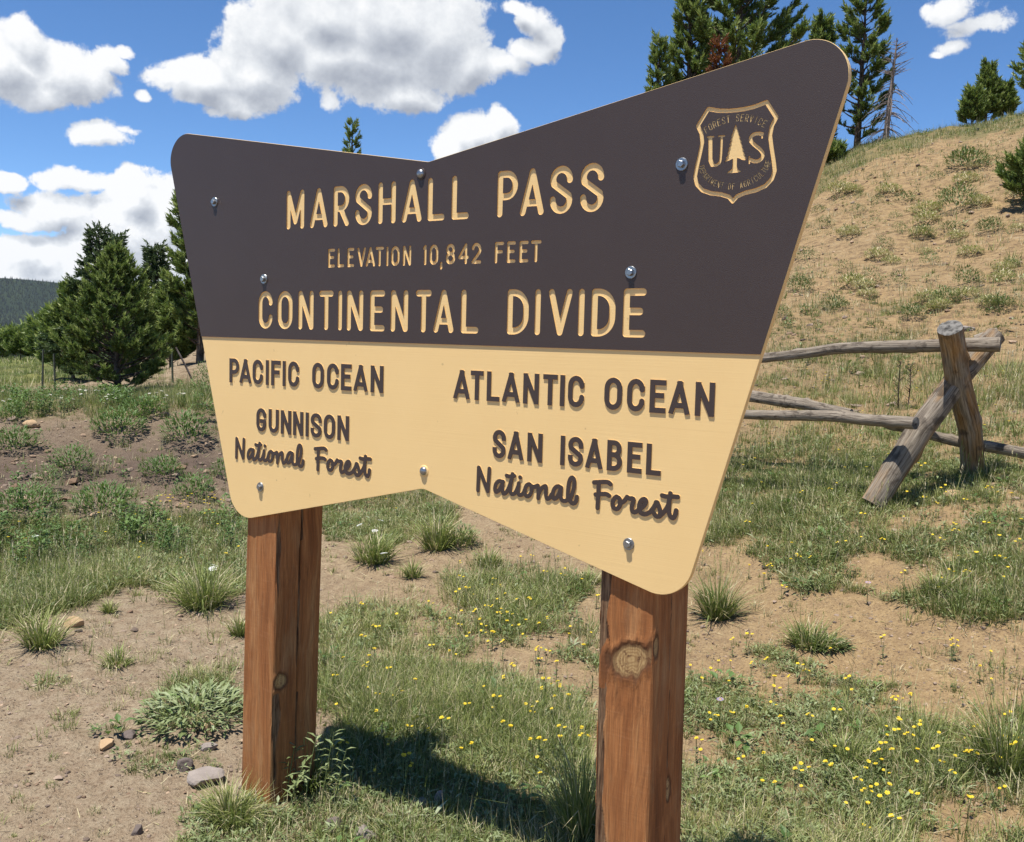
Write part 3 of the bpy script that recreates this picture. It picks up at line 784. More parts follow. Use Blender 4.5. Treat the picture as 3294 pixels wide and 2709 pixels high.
NAT=[[(0.2042,-0.4085),(0.2053,-0.343)],[(0.2063,-0.3437),(0.2384,-0.4064)],[(0.239,-0.4071),(0.2424,-0.3426)],[(0.2879,-0.3752),(0.278,-0.373),(0.2674,-0.3805),(0.2629,-0.394),(0.2642,-0.4043),(0.2702,-0.4061),(0.2788,-0.3987),(0.2863,-0.3866),(0.2908,-0.3748)],[(0.2889,-0.3742),(0.288,-0.3896),(0.2909,-0.407),(0.2968,-0.408),(0.3062,-0.3989),(0.3135,-0.3821),(0.3197,-0.3638),(0.3221,-0.35)],[(0.3197,-0.3638),(0.3146,-0.3868),(0.316,-0.401),(0.323,-0.4074),(0.3334,-0.4007),(0.3406,-0.3855),(0.344,-0.3732)],[(0.3435,-0.3733),(0.3408,-0.3919),(0.3431,-0.4044),(0.3508,-0.4059),(0.3602,-0.3993),(0.3636,-0.3894)],[(0.302,-0.3564),(0.3127,-0.3582),(0.328,-0.3542)],[(0.3473,-0.3565),(0.3481,-0.3568)],[(0.3782,-0.372),(0.3689,-0.3762),(0.3636,-0.3894),(0.366,-0.4034),(0.3737,-0.4073),(0.3829,-0.3999),(0.3872,-0.3868),(0.3849,-0.376),(0.3782,-0.372)],[(0.384,-0.3761),(0.3935,-0.379),(0.4064,-0.3729)],[(0.4064,-0.3729),(0.4088,-0.3907),(0.4085,-0.4073)],[(0.4091,-0.397),(0.4159,-0.3805),(0.4304,-0.3704),(0.4333,-0.3755),(0.4322,-0.3944),(0.4363,-0.4064),(0.4445,-0.4039),(0.4514,-0.3922)],[(0.4797,-0.3705),(0.4705,-0.3668),(0.4599,-0.3742),(0.454,-0.3888),(0.4554,-0.4011),(0.4627,-0.4034),(0.4715,-0.3946),(0.4798,-0.3736)],[(0.4806,-0.3704),(0.4786,-0.3892),(0.4827,-0.4042),(0.4936,-0.406),(0.5024,-0.4004)],[(0.5024,-0.4019),(0.5022,-0.3711),(0.5058,-0.3477),(0.5135,-0.3385),(0.5209,-0.3446),(0.5215,-0.3614),(0.5161,-0.3834),(0.5078,-0.4013),(0.517,-0.4102),(0.5275,-0.4051),(0.5305,-0.3895)]]
FORE=[[(0.581,-0.3461),(0.6048,-0.3423),(0.6226,-0.3404),(0.6302,-0.3455)],[(0.5954,-0.3485),(0.5945,-0.3841),(0.5938,-0.4118)],[(0.5867,-0.3771),(0.6031,-0.3739),(0.6194,-0.3721),(0.6269,-0.3758)],[(0.649,-0.3759),(0.6405,-0.3827),(0.6366,-0.3975),(0.6429,-0.4072),(0.6518,-0.4081),(0.6587,-0.4001),(0.6619,-0.3893),(0.6579,-0.3794),(0.649,-0.3759)],[(0.6583,-0.3898),(0.6699,-0.3871),(0.6794,-0.3737)],[(0.6794,-0.3731),(0.6853,-0.3763),(0.6967,-0.375),(0.6991,-0.3799),(0.6933,-0.396),(0.6953,-0.4086),(0.7039,-0.4102),(0.715,-0.4011)],[(0.715,-0.4011),(0.7273,-0.3919),(0.7346,-0.3796),(0.7308,-0.3724),(0.7224,-0.3746),(0.715,-0.3857),(0.7142,-0.4012),(0.721,-0.4106),(0.7338,-0.4116),(0.7461,-0.4037)],[(0.7461,-0.4037),(0.7581,-0.3883),(0.763,-0.3737),(0.7706,-0.388),(0.7753,-0.4014),(0.7716,-0.412),(0.7633,-0.413),(0.7574,-0.4061)],[(0.7716,-0.412),(0.7835,-0.4004),(0.7939,-0.3852),(0.7986,-0.3683),(0.7999,-0.3506)],[(0.7973,-0.3685),(0.7967,-0.3862),(0.7988,-0.4035),(0.8074,-0.4125),(0.814,-0.4079),(0.8173,-0.3912)],[(0.7776,-0.3582),(0.79,-0.3599),(0.8036,-0.3577),(0.8199,-0.3571)]]
TREE=[(0.9284,0.5339),(0.9312,0.5296),(0.9346,0.5201),(0.9391,0.5104),(0.9375,0.5097),(0.9425,0.5009),(0.9405,0.5002),(0.9459,0.4914),(0.944,0.4907),(0.9494,0.481),(0.9468,0.4803),(0.9528,0.4715),(0.9498,0.4709),(0.9562,0.4611),(0.9537,0.4604),(0.9591,0.4535),(0.9568,0.4491),(0.9488,0.4507),(0.9417,0.4549),(0.9361,0.4563),(0.9362,0.4369),(0.9386,0.4293),(0.943,0.4271),(0.9481,0.424),(0.9413,0.4226),(0.9113,0.422),(0.9162,0.4263),(0.9239,0.4313),(0.9256,0.4377),(0.9254,0.4553),(0.9179,0.4522),(0.9041,0.4482),(0.9108,0.4555),(0.9076,0.4576),(0.9143,0.4655),(0.9108,0.4676),(0.9158,0.4765),(0.9127,0.4777),(0.918,0.4856),(0.9153,0.4877),(0.9199,0.4956),(0.9174,0.4977),(0.9214,0.5056),(0.919,0.5068),(0.9229,0.5156),(0.9255,0.5246)]
US=[[(0.9949,0.5052),(0.9842,0.5081),(0.9707,0.5057),(0.9653,0.4952),(0.9757,0.4833),(0.9918,0.471),(1.0,0.4594),(0.9949,0.447),(0.9815,0.4435),(0.9695,0.449)],[(0.9938,0.5081),(0.9949,0.4971)],[(0.9659,0.4557),(0.9666,0.4419)],[(0.8667,0.5078),(0.8691,0.457),(0.8747,0.4453),(0.8841,0.4423),(0.893,0.4476),(0.8955,0.4586),(0.8956,0.508)],[(0.8594,0.5104),(0.8748,0.5099)],[(0.888,0.51),(0.9022,0.5092)]]
def smooth_line(l, it=2):
    l = [np.array(p) for p in l]
    if len(l) < 3: return l
    for _ in range(it):
        q = [l[0]]
        for a, b_ in zip(l[:-1], l[1:]): q += [a * .75 + b_ * .25, a * .25 + b_ * .75]
        q.append(l[-1]); l = q
    return l[::1]
def script(lines, dx, dy, s, sx=1.0, x0=0.0, rows=None):
    # joined brush lettering: connected strokes form one raised letter group
    P_ = []
    for l in lines:
        l = [((p[0] - x0) * sx + x0 + dx, p[1] + dy) for p in smooth_line(l, 1)]
        P_ += stroke_polys([l], s, True)
    V, F = compact(*union(P_))
    # split into connected pieces
    par = list(range(len(V)))
    def fd(i):
        while par[i] != i: par[i] = par[par[i]]; i = par[i]
        return i
    for t in F:
        a, b_, c = map(int, t); par[fd(a)] = fd(b_); par[fd(b_)] = fd(c)
    root = np.array([fd(int(t[0])) for t in F])
    for r_ in np.unique(root): GLYPHS.append((*compact(V, F[root == r_]), True))
for dx, dxf in ((0, 0), (-1.0325, -1.029)):
    script(NAT, dx, 0, .0118); script(FORE, dxf, 0, .0122)
# shield of the forest service, with its conifer and the letters U and S
half = [(0, .3565), (.010, .3675), (.030, .3745), (.055, .3785), (.078, .387), (.093, .402), (.0985, .420), (.0945, .445), (.088, .475), (.0835, .500), (.087, .522), (.0965, .5395), (.0715, .5765), (.045, .5695), (.020, .5665), (0, .566)]
SX = .9300
ring = [(SX + x, z) for x, z in half] + [(SX - x, z) for x, z in half[-2::-1]]
EMB = stroke_polys([ring], .0098, True)
EMB_V, EMB_F = union(EMB); EMBL = [(EMB_V, EMB_F)]
def emb(V, F): EMBL.append((V, F))
EMBL = [compact(EMB_V, EMB_F)]
EMBL.append(compact(*union([TREE])))
for grp, ws in ((US[:3], .0085), (US[3:], .0062)):
    P_ = []
    for l in grp: P_ += stroke_polys([smooth_line(l, 1)], ws if len(l) > 2 else .0042, True)
    if len(grp[0]) == 7: P_ += stroke_polys([US[3][:3]], .0105, True)
    EMBL.append(compact(*union(P_)))
def arctext(txt, ctr, rad_x, rad_z, a0, a1, h, w, s, top):
    n = len(txt)
    for k, ch in enumerate(txt):
        if ch == ' ': continue
        a = R(a0 + (a1 - a0) * k / (n - 1))
        c = np.array([ctr[0] + rad_x * math.sin(a), ctr[1] + (rad_z * math.cos(a) if top else -rad_z * math.cos(a))])
        tx = np.array([rad_x * math.cos(a), (-1 if top else 1) * rad_z * math.sin(a)]); tx /= np.linalg.norm(tx)
        up_ = np.array([-tx[1], tx[0]])
        ww = w * (.3 if ch == 'I' else 1.0)
        ln = [[tuple(c + tx * (p[0] - ww / 2) + up_ * (p[1] - h / 2)) for p in l] for l in glyph(ch, ww, h, s)]
        EMBL.append(compact(*union(stroke_polys(ln, s, True))))
arctext('FOREST SERVICE', (SX - .003, .4115), .137, .137, -31.5, 31.5, .0172, .0086, .0021, True)
arctext('DEPARTMENT OF AGRICULTURE', (SX, .452), .0835, .0605, -80, 80, .0150, .0068, .0018, False)

# ---- brown face with every letter cut through it
cap = outline(.0011)
cap = cap[cap[:, 1] >= -1e-9]
# rotate so that the polygon starts at the right end of the dividing line
polys = [list(map(tuple, cap))]
for V, F, ra in GLYPHS:
    if not ra: polys += loops_of(V, F)
for V, F in EMBL: polys += loops_of(V, F)
V, F, C_ = cdt(polys)
n_in = inside_any(V, F, polys[1:]); keep = (inside_any(V, F, polys[:1]) > 0) & (n_in % 2 == 0)
Fb = F[keep]
mb = MB(); mb.add(lift(V, 0.0), Fb, 0)
wv, wq = walls(V, bedges(Fb), 0.0, CAPTHK); mb.add(wv, wq, 0)
BOARD = obj('board', None, SIGN) if False else None
def sign_part(name, me, parent=None):
    o = obj(name, me, parent or SIGN); 
    if parent is None: o.location = (0, 0, ZD)
    return o
# tan core board
mb2 = MB()
o0, o1, o3 = outline(0), outline(.0004), outline(.0011)
nO = len(o0)
up_pt = (o0[:, 1] > -1e-9)
def ringq(pa, ya, pb, yb, sel):
    Vv = np.vstack([np.column_stack([pa[:, 0], ya, pa[:, 1]]), np.column_stack([pb[:, 0], yb, pb[:, 1]])])
    Q = [(i, i + nO, (i + 1) % nO + nO, (i + 1) % nO) for i in range(nO) if sel(i)]
    mb2.add(Vv, np.array(Q), 0)
isup = lambda i: o0[i][1] > -1e-9 and o0[(i + 1) % nO][1] > -1e-9
islo = lambda i: not isup(i)
full = lambda v: np.full(nO, v)
ringq(o3, full(CAPTHK), o1, full(.0014), isup); ringq(o1, full(.0014), o0, full(.0020), isup); ringq(o0, full(.0020), o0, full(.0195), isup)
ringq(o3, full(FLOOR), o1, full(.0034), islo); ringq(o1, full(.0034), o0, full(.0046), islo); ringq(o0, full(.0046), o0, full(.0195), islo)
lo = o3[o3[:, 1] <= 1e-9]
Vl, Fl, Cl = cdt([list(map(tuple, lo))]); kk = np.array([len(c) > 0 for c in Cl]); mb2.add(lift(Vl, FLOOR), Fl[kk], 0)
Vk, Fk, Ck = cdt([list(map(tuple, o0))]); kk = np.array([len(c) > 0 for c in Ck]); mb2.add(lift(Vk, .0195), Fk[kk][:, ::-1], 0)
xd = float(np.max(o3[np.abs(o3[:, 1]) < 1e-6][:, 0]))
mb2.add([(-xd, CAPTHK, 0), (xd, CAPTHK, 0), (xd, FLOOR, 0), (-xd, FLOOR, 0)], [(0, 3, 2, 1)], 0)
BOARD = sign_part('board', mb2.mesh('board', [MAT_TAN]))
FACE = obj('brown_face', mb.mesh('brown_face', [MAT_BROWN]), BOARD)
for V, F, ra in GLYPHS:
    m_ = MB(); E_ = bedges(F)
    if ra:
        m_.add(lift(V, 0.0), F, 0); a, q = walls(V, E_, 0, .0016); m_.add(a, q, 0); a, q = walls(V, E_, .0016, FLOOR); m_.add(a, q, 1)
    else:
        m_.add(lift(V, .0036), F, 1); a, q = walls(V, E_, CAPTHK, .0036, True); m_.add(a, q, 1)
    obj('letter', m_.mesh('letter', [MAT_BROWN, MAT_TAN]), BOARD)
m_ = MB()
for V, F in EMBL:
    dep = (.0026 if np.ptp(V[:, 0]) > .012 and np.ptp(V[:, 1]) > .02 else .0012)
    m_.add(lift(V, dep), F, 1); a, q = walls(V, bedges(F), CAPTHK, dep, True); m_.add(a, q, 1)
obj('emblem', m_.mesh('emblem', [MAT_BROWN, MAT_TAN]), BOARD)

# ---- bolts
def lathe(mb_, prof_, seg, m=0, rot=0.0):
    n = len(prof_); th = np.linspace(0, 2 * np.pi, seg, endpoint=False) + rot
    Vv = np.array([[r_ * math.cos(t), -y_, r_ * math.sin(t)] for r_, y_ in prof_ for t in th])
    Q = [(i * seg + j, i * seg + (j + 1) % seg, (i + 1) * seg + (j + 1) % seg, (i + 1) * seg + j) for i in range(n - 1) for j in range(seg)]
    mb_.add(Vv, np.array(Q), m)
def bolt(x, z, kind, y0, rot=0.3):
    m_ = MB(); 
    if kind == 'hex':
        lathe(m_, [(0, .0115), (.0075, .0115), (.0088, .0105), (.0092, .0095), (.0092, .003), (.0092, 0)], 6, 0, rot)
    else:
        lathe(m_, [(0, .0105), (.005, .0100), (.009, .0085), (.0120, .0055), (.0132, .002), (.0132, -.001)], 24)
    o = obj('bolt', m_.mesh('bolt', [MAT_STEEL], kind != 'hex'), BOARD, (x, y0, z))
    # washer under the head belongs to the bolt mesh for the small sizes
    w_ = MB(); lathe(w_, [(.006, .0032), (.0150, .0032), (.0158, .0022), (.0158, -.0005)] if kind == 'hex' else [(.012, .003), (.0165, .0022), (.0172, .0008), (.0172, -.001)], 28)
    obj('washer', w_.mesh('washer', [MAT_STEEL if kind == 'hex' else (MAT_BROWN if z > 0 else MAT_TAN)]), BOARD, (x, y0, z))
for x, z, k in ((-.943, .459, 'hex'), (.796, .452, 'hex'), (-.692, .195, 'hex'), (.668, .195, 'hex'), (-.027, .488, 'dome')): bolt(x, z, k, 0, x)
for x, z, k in ((-.708, -.497, 'hex'), (.688, -.494, 'hex'), (.003, -.373, 'dome')): bolt(x, z, k, FLOOR, x)

# ---- posts and the cleats behind the board
def onplane(u, v, y):
    r = RX * (u - 1647) / 3200 + RU * (1354.5 - v) / 3200 + RF
    s = (y - CAM[1]) / r[1]; return CAM + r * s
def onside(u, v, x):
    r = RX * (u - 1647) / 3200 + RU * (1354.5 - v) / 3200 + RF
    s = (x - CAM[0]) / r[0]; return CAM + r * s
def post(xl, xr, y0, y1, ztop, lean, knots, grooves, bark, seed):
    """xl, xr: sides at z = 1; lean: shift per metre towards the ground"""
    nF, nS, nB = 34, 40, 6
    zr = np.arange(-.12, ztop, .009); W_ = xr - xl; D_ = y1 - y0
    u = np.concatenate([np.linspace(0, 1, nF, endpoint=False), 1 + np.linspace(0, 1, nS, endpoint=False), 2 + np.linspace(0, 1, nB, endpoint=False), 3 + np.linspace(0, 1, nB, endpoint=False)])
    U, Z = np.meshgrid(u, zr)
    X = np.select([U < 1, U < 2, U < 3], [xl + W_ * U, np.full_like(U, xr), xr - W_ * (U - 2)], xl)
    Y = np.select([U < 1, U < 2, U < 3], [np.full_like(U, y0), y0 + D_ * (U - 1), np.full_like(U, y1)], y1 - D_ * (U - 3))
    NX = np.select([U < 1, U < 2, U < 3], [0, 1, 0], -1.); NY = np.select([U < 1, U < 2, U < 3], [-1., 0, 1.], 0)
    tint = np.full_like(U, .42)
    # eased corners
    fr = U % 1; e = np.minimum(fr * np.where((U < 1) | ((U >= 2) & (U < 3)), W_, D_), (1 - fr) * np.where((U < 1) | ((U >= 2) & (U < 3)), W_, D_))
    disp = -.004 * np.clip(1 - e / .006, 0, 1) + .0012 * fbm(U * 30, Z * 2.2, seed, 3) + .0015 * fbm(U * 4, Z * 3, seed + 5, 2)
    for (uc, w0, dep, za, zb) in grooves:
        c = uc + .018 * np.sin(Z * 5 + seed) + .012 * fbm(0 * Z, Z * 9, seed, 2)
        ww = w0 * (1 + .5 * fbm(0 * Z, Z * 7, seed + 9, 2)) * np.clip((Z - za) / .15, 0, 1) * np.clip((zb - Z) / .15, 0, 1)
        k = np.clip(1 - np.abs(U - c) / np.maximum(ww, 1e-4), 0, 1)
        disp -= dep * k; tint = np.where(k > .15, .08, tint)
    for (ua, ub, za, zb) in bark:
        mid = (ua + ub) / 2 + .02 * fbm(0 * Z, Z * 8, seed + 3, 2); hw = (ub - ua) / 2 * (1 + .5 * fbm(0 * Z, Z * 10, seed + 2, 3)) * np.sqrt(np.clip((Z - za) / .2, 0, 1) * np.clip((zb - Z) / .12, 0, 1))
        k = np.clip((hw - np.abs(U - mid)) / .03, 0, 1)
        disp -= .007 * k; tint = tint * (1 - k) + .10 * k
    for (uc, zc, hu, hz, rot_) in knots:
        wd = np.where((U < 1), W_, D_)
        a = (U - uc) * wd; c_ = Z - zc
        ar = a * math.cos(rot_) + c_ * math.sin(rot_); cr = -a * math.sin(rot_) + c_ * math.cos(rot_)
        q = np.hypot(ar / hu, cr / hz) * (1 + .28 * fbm(U * 11, Z * 14, seed, 3))
        k = np.clip(1.35 - q, 0, 1.35) / 1.35
        side_ok = (np.floor(U) == math.floor(uc))
        tint = np.where((k > 0) & side_ok, np.maximum(tint, .42 + .58 * k), tint)
        disp = disp + np.where(side_ok, .0022 * np.exp(-((q - 1) / .25) ** 2) - .0008 * (q < .9), 0)
    X = X + NX * disp - lean * (1 - Z) ; Y = Y + NY * disp
    nr, nc = U.shape
    V = np.stack([X, Y, Z], -1).reshape(-1, 3)
    i = np.arange(nr - 1)[:, None] * nc; j = np.arange(nc)[None, :]; j2 = (j + 1) % nc
    Q = np.stack([i + j, i + j2, i + nc + j2, i + nc + j], -1).reshape(-1, 4)
    top = np.array([[(nr - 1) * nc + k for k in range(nc)]])
    me = mesh_np('post', V, [Q, top], MAT_POST, None, False, {'tint': tint.ravel()})
    return obj('post', me, SIGN)
kl = onside(916.6, 2194, -.645); kr = onplane(2042, 2120, .03); kr2 = onside(2122.6, 2076, .762); kr3 = onside(2154, 2540, .766)
post(-.797, -.643, .021, .231, 2.02, .028, [(1 + (kl[1] - .027) / .21, kl[2], .034, .036, 0)],
     [(1.53, .022, .016, -.2, 1.3)], [(1.00, 1.11, .70, 1.02), (1.00, 1.17, .06, .44)], 1.3)
post(.595, .757, .021, .226, 2.02, -.011, [((kr[0] - .603) / .162, kr[2], .078, .050, .50), (1.09, kr2[2], .016, .036, 0), (1 + (kr3[1] - .027) / .205, kr3[2], .014, .042, 0)],
     [(1.50, .008, .006, -.2, 1.0)], [(-.05, .20, -.3, 1.5)], 4.7)
for x0, z0, z1 in ((-.045, -.415, .50),):
    m_ = MB(); c_ = np.array([[x, y, z] for z in (z0, z1) for y in (.0197, .058) for x in (x0, x0 + .09)])
    m_.add(c_, [(0, 1, 3, 2), (4, 6, 7, 5), (0, 4, 5, 1), (2, 3, 7, 6), (0, 2, 6, 4), (1, 5, 7, 3)], 0)
    o = obj('cleat', m_.mesh('cleat', [MAT_POST]), SIGN, (0, 0, ZD))

# ================================================================== LOG FENCE
FEN = bpy.data.objects.new('log_fence', None); COL.objects.link(FEN)
tag(FEN, 'weathered buck-and-rail log fence at the foot of the bare hill', 'fence')
FO = at(1900, 1010, 7.6); FO[2] = float(ground_z(FO[0], FO[1])); FEN.location = FO
def log(name, pts, radii, seed, parent=FEN, seg=24, knots=11, warm=.15):
    pts = [np.array(p, float) for p in pts]
    # resample
    T = np.linspace(0, 1, len(pts)); n = 46; t = np.linspace(0, 1, n)
    Pp = np.stack([np.interp(t, T, [p[k] for p in pts]) for k in range(3)], -1); rr = .90 * np.interp(t, T, radii)
    L = np.linalg.norm(Pp[-1] - Pp[0])
    bend = .012 * L ** .5
    Pp = Pp + np.stack([bend * fbm(t * 3, 0 * t, seed + k, 2) * .6 for k in range(3)], -1) * np.sin(np.pi * t)[:, None]
    D = np.gradient(Pp, axis=0); D /= np.linalg.norm(D, axis=1)[:, None]
    N = np.cross(D, [0.13, .2, 1.]) ; N /= np.linalg.norm(N, axis=1)[:, None]; B = np.cross(D, N)
    th = np.linspace(0, 2 * np.pi, seg, endpoint=False)
    TH, TT = np.meshgrid(th, t)
    rad = rr[:, None] * (1 + .06 * fbm(np.cos(TH) * 1.2 + seed, np.sin(TH) * 1.2, TT * L * 1.5, 3) + .03 * fbm(np.cos(TH) * 5 + seed, np.sin(TH) * 5, TT * L * 1.0, 2))
    rs = np.random.default_rng(int(seed * 10))
    for _ in range(knots):
        kt, kth = rs.uniform(.05, .95), rs.uniform(0, 6.28)
        q = np.hypot((TT - kt) * L / .035, ((TH - kth + np.pi) % (2 * np.pi) - np.pi) * rr[:, None] / .03)
        rad = rad + rs.uniform(.006, .020) * np.exp(-q ** 2)
    th0 = rs.uniform(0, 6.28)
    crack = np.clip(1 - np.abs((TH - th0 + .3 * fbm(TT * 3, 0 * TT, seed, 2) + np.pi) % (2 * np.pi) - np.pi) / .17, 0, 1)
    rad = rad - .010 * crack
    V = Pp[:, None, :] + rad[..., None] * (np.cos(TH)[..., None] * N[:, None, :] + np.sin(TH)[..., None] * B[:, None, :])
    mb = MB(); i = np.arange(n - 1)[:, None] * seg; j = np.arange(seg)[None, :]; j2 = (j + 1) % seg
    mb.add(V.reshape(-1, 3) - FO, np.stack([i + j, i + seg + j, i + seg + j2, i + j2], -1).reshape(-1, 4)[:, ::-1], 0, warm)
    for e, sgn in ((0, -1), (n - 1, 1)):
        c = Pp[e] + D[e] * sgn * .006
        Vv = np.vstack([V[e], V[e] * .45 + c * .55, [c]]) - FO
        q = [(k, (k + 1) % seg, seg + (k + 1) % seg, seg + k) for k in range(seg)]
        tr = [(seg + k, seg + (k + 1) % seg, 2 * seg) for k in range(seg)]
        mb.add(Vv, np.array(q), 1); mb.V[-1] = Vv; mb.add(Vv, np.array(tr), 1)
    o = obj(name, mb.mesh(name, [MAT_LOG, MAT_LOGEND], False), parent)
    ga = o.data.attributes.new('grain', 'FLOAT_VECTOR', 'POINT'); gv = np.zeros((len(o.data.vertices), 3), np.float32)
    gv[:V.shape[0] * seg] = np.stack([.09 * np.cos(TH) + seed, .09 * np.sin(TH), TT * L], -1).reshape(-1, 3); ga.data.foreach_set('vector', gv.ravel())
    for p_ in o.data.polygons: p_.use_smooth = p_.material_index == 0
    return o
# leg that leans away, cut end up
log('leg', [at(2008, 1015, 7.95), at(1998, 880, 7.7), at(1975, 770, 7.45), at(1958, 676, 7.2)], [.088, .088, .090, .090], 1.1, warm=.62)
# leg that leans to the right
log('leg', [at(1800, 1040, 7.2), at(1900, 880, 7.35), at(1985, 770, 7.52), at(2052, 692, 7.72)], [.088, .090, .086, .080], 2.3, warm=.40)
log('rail', [at(1300, 765, 9.6), at(1570, 736, 8.5), at(1720, 719, 8.0), at(1930, 714, 7.45), at(2062, 711, 7.42)], [.040, .044, .047, .049, .054], 3.7)
log('rail', [at(1240, 850, 9.2), at(1530, 853, 8.0), at(1700, 860, 7.5), at(1888, 873, 7.08)], [.036, .040, .045, .046], 4.4)
log('rail', [at(1300, 770, 9.2), at(1540, 818, 8.4), at(1640, 832, 8.15), at(1755, 851, 7.9)], [.050, .055, .052, .032], 5.6)
log('rail', [at(1735, 851, 7.8), at(1860, 880, 7.68), at(1960, 906, 7.75), at(2111, 935, 7.9), at(2350, 985, 8.2)], [.028, .038, .042, .044, .046], 6.8)
for fx, fd in ((1262, 9.75), (2360, 8.1)):      # the next frames of the fence, hidden by the sign and outside the picture
    q0 = at(fx, 700, fd); gz = float(ground_z(q0[0], q0[1])); rt = RX[:2] / np.linalg.norm(RX[:2]); fw = np.array([-rt[1], rt[0]])
    for sx, sy, sd_ in ((-1, 1, 11.1), (1, -1, 12.3)):
        a_ = np.array([*(q0[:2] - rt * .42 * sx - fw * .30 * sy), 0]); a_[2] = float(ground_z(a_[0], a_[1])) - .08
        b_ = np.array([*(q0[:2] + rt * .26 * sx + fw * .20 * sy), gz + 1.25])
        log('leg', [a_, b_], [.088, .080], sd_ + fx / 1000, warm=.35)
log('block', [at(2012, 706, 7.85), at(2060, 690, 7.85)], [.060, .060], 7.9, knots=0)

# T-posts of the wire fence on the crest, and two leaning sticks
def steel_post(px, py, d, h, lx, lab, w=.028, mt=None, name='fence_post'):
    b0 = at(px, py, d); z = float(ground_z(b0[0], b0[1])); b0[2] = z
    m_ = MB()
    for (a, b_, c_, e) in ((-w / 2, w / 2, -.003, .003), (-.003, .003, .003, w * .8)):
        V = []
        for zz, sh in ((-.2, 0), (h, lx)):
            for x, y in ((a, c_), (b_, c_), (b_, e), (a, e)): V.append((x + sh, y, zz))
        m_.add(V, [(0, 1, 5, 4), (1, 2, 6, 5), (2, 3, 7, 6), (3, 0, 4, 7), (4, 5, 6, 7), (3, 2, 1, 0)], 0)
    for k in range(6):
        zz = h * (.2 + .13 * k); m_.add([(-.004 + lx * zz / h, -.012, zz), (.004 + lx * zz / h, -.012, zz), (.004 + lx * zz / h, -.003, zz + .012), (-.004 + lx * zz / h, -.003, zz + .012), (.004 + lx * zz / h, -.003, zz - .006), (-.004 + lx * zz / h, -.003, zz - .006)], [(0, 1, 2, 3), (0, 5, 4, 1)], 0)
    o = obj(name, m_.mesh(name, [mt or MAT_POSTSTEEL]), None, tuple(b0)); tag(o, lab, 'fence post', 'posts of the wire fence on the crest')
steel_post(86, 811, 17.5, .66, .045, 'taller dark steel fence post left of the front pine')
steel_post(114, 813, 17.5, .60, -.04, 'shorter dark steel fence post close to the left edge of the front pine')
steel_post(356, 782, 16.5, .55, -.03, 'thin dark steel fence post right of the front pine')
def stick():
    a, b_ = at(399, 762, 15.5), at(362, 716, 15.5); a[2] = float(ground_z(a[0], a[1])) - .03
    m_ = MB(); m_.tube([a - a, (b_ - a) * .5 + [.01, 0, .004], b_ - a], [.016, .015, .013], 7)
    o = obj('leaning_pole', m_.mesh('leaning_pole', [MAT_DEADWOOD]), None, tuple(a)); tag(o, 'thin grey pole leaning to the left beside the left edge of the sign', 'pole')
stick()

# ================================================================== TREES
def shoots(mb, Pos, Dir, L, mi, tint, nneedle=14, nlen=.6, wid=.09, spread=.75, rs=None):
    """needle clusters: every shoot is a twig tip with needles standing off all round"""
    n = len(Pos); k = nneedle
    D = Dir / (np.linalg.norm(Dir, axis=1)[:, None] + 1e-9)
    ref = np.where(np.abs(D[:, 2:3]) < .9, np.array([[0, 0, 1.]]), np.array([[1., 0, 0]]))
    N = np.cross(D, ref); N /= np.linalg.norm(N, axis=1)[:, None]; B = np.cross(D, N)
    t = (np.arange(k) + .5)[None, :] / k + rs.uniform(-.04, .04, (n, k))
    th = (np.arange(k) * 2.4)[None, :] + rs.uniform(0, 6.28, (n, 1))
    rad = np.cos(th)[..., None] * N[:, None] + np.sin(th)[..., None] * B[:, None]
    base = Pos[:, None] + D[:, None] * (t * L[:, None])[..., None]
    sp = spread * (1 - .55 * t)[..., None]
    nd = D[:, None] * (1 - .25 * sp) + rad * sp
    nd /= np.linalg.norm(nd, axis=2)[..., None]
    ln = (L[:, None] * nlen * rs.uniform(.75, 1.15, (n, k)))[..., None]
    tip = base + nd * ln
    side = np.cross(nd, rad + .3 * D[:, None]); side /= np.linalg.norm(side, axis=2)[..., None] + 1e-9
    w = (L[:, None] * wid)[..., None]
    V = np.stack([base + nd * ln * .06 - side * w * 1.05, base + nd * ln * .06 + side * w * 1.05, tip], 2).reshape(-1, 3)
    i = np.arange(n * k) * 3
    F = np.stack([i, i + 1, i + 2], -1)
    tt = np.repeat((tint[:, None] + rs.uniform(-.14, .14, (n, k))).ravel(), 3)
    tt = tt.reshape(-1, 3); tt[:, 2] += .08; mb.add(V, F, mi, np.clip(tt.ravel(), 0, 1))

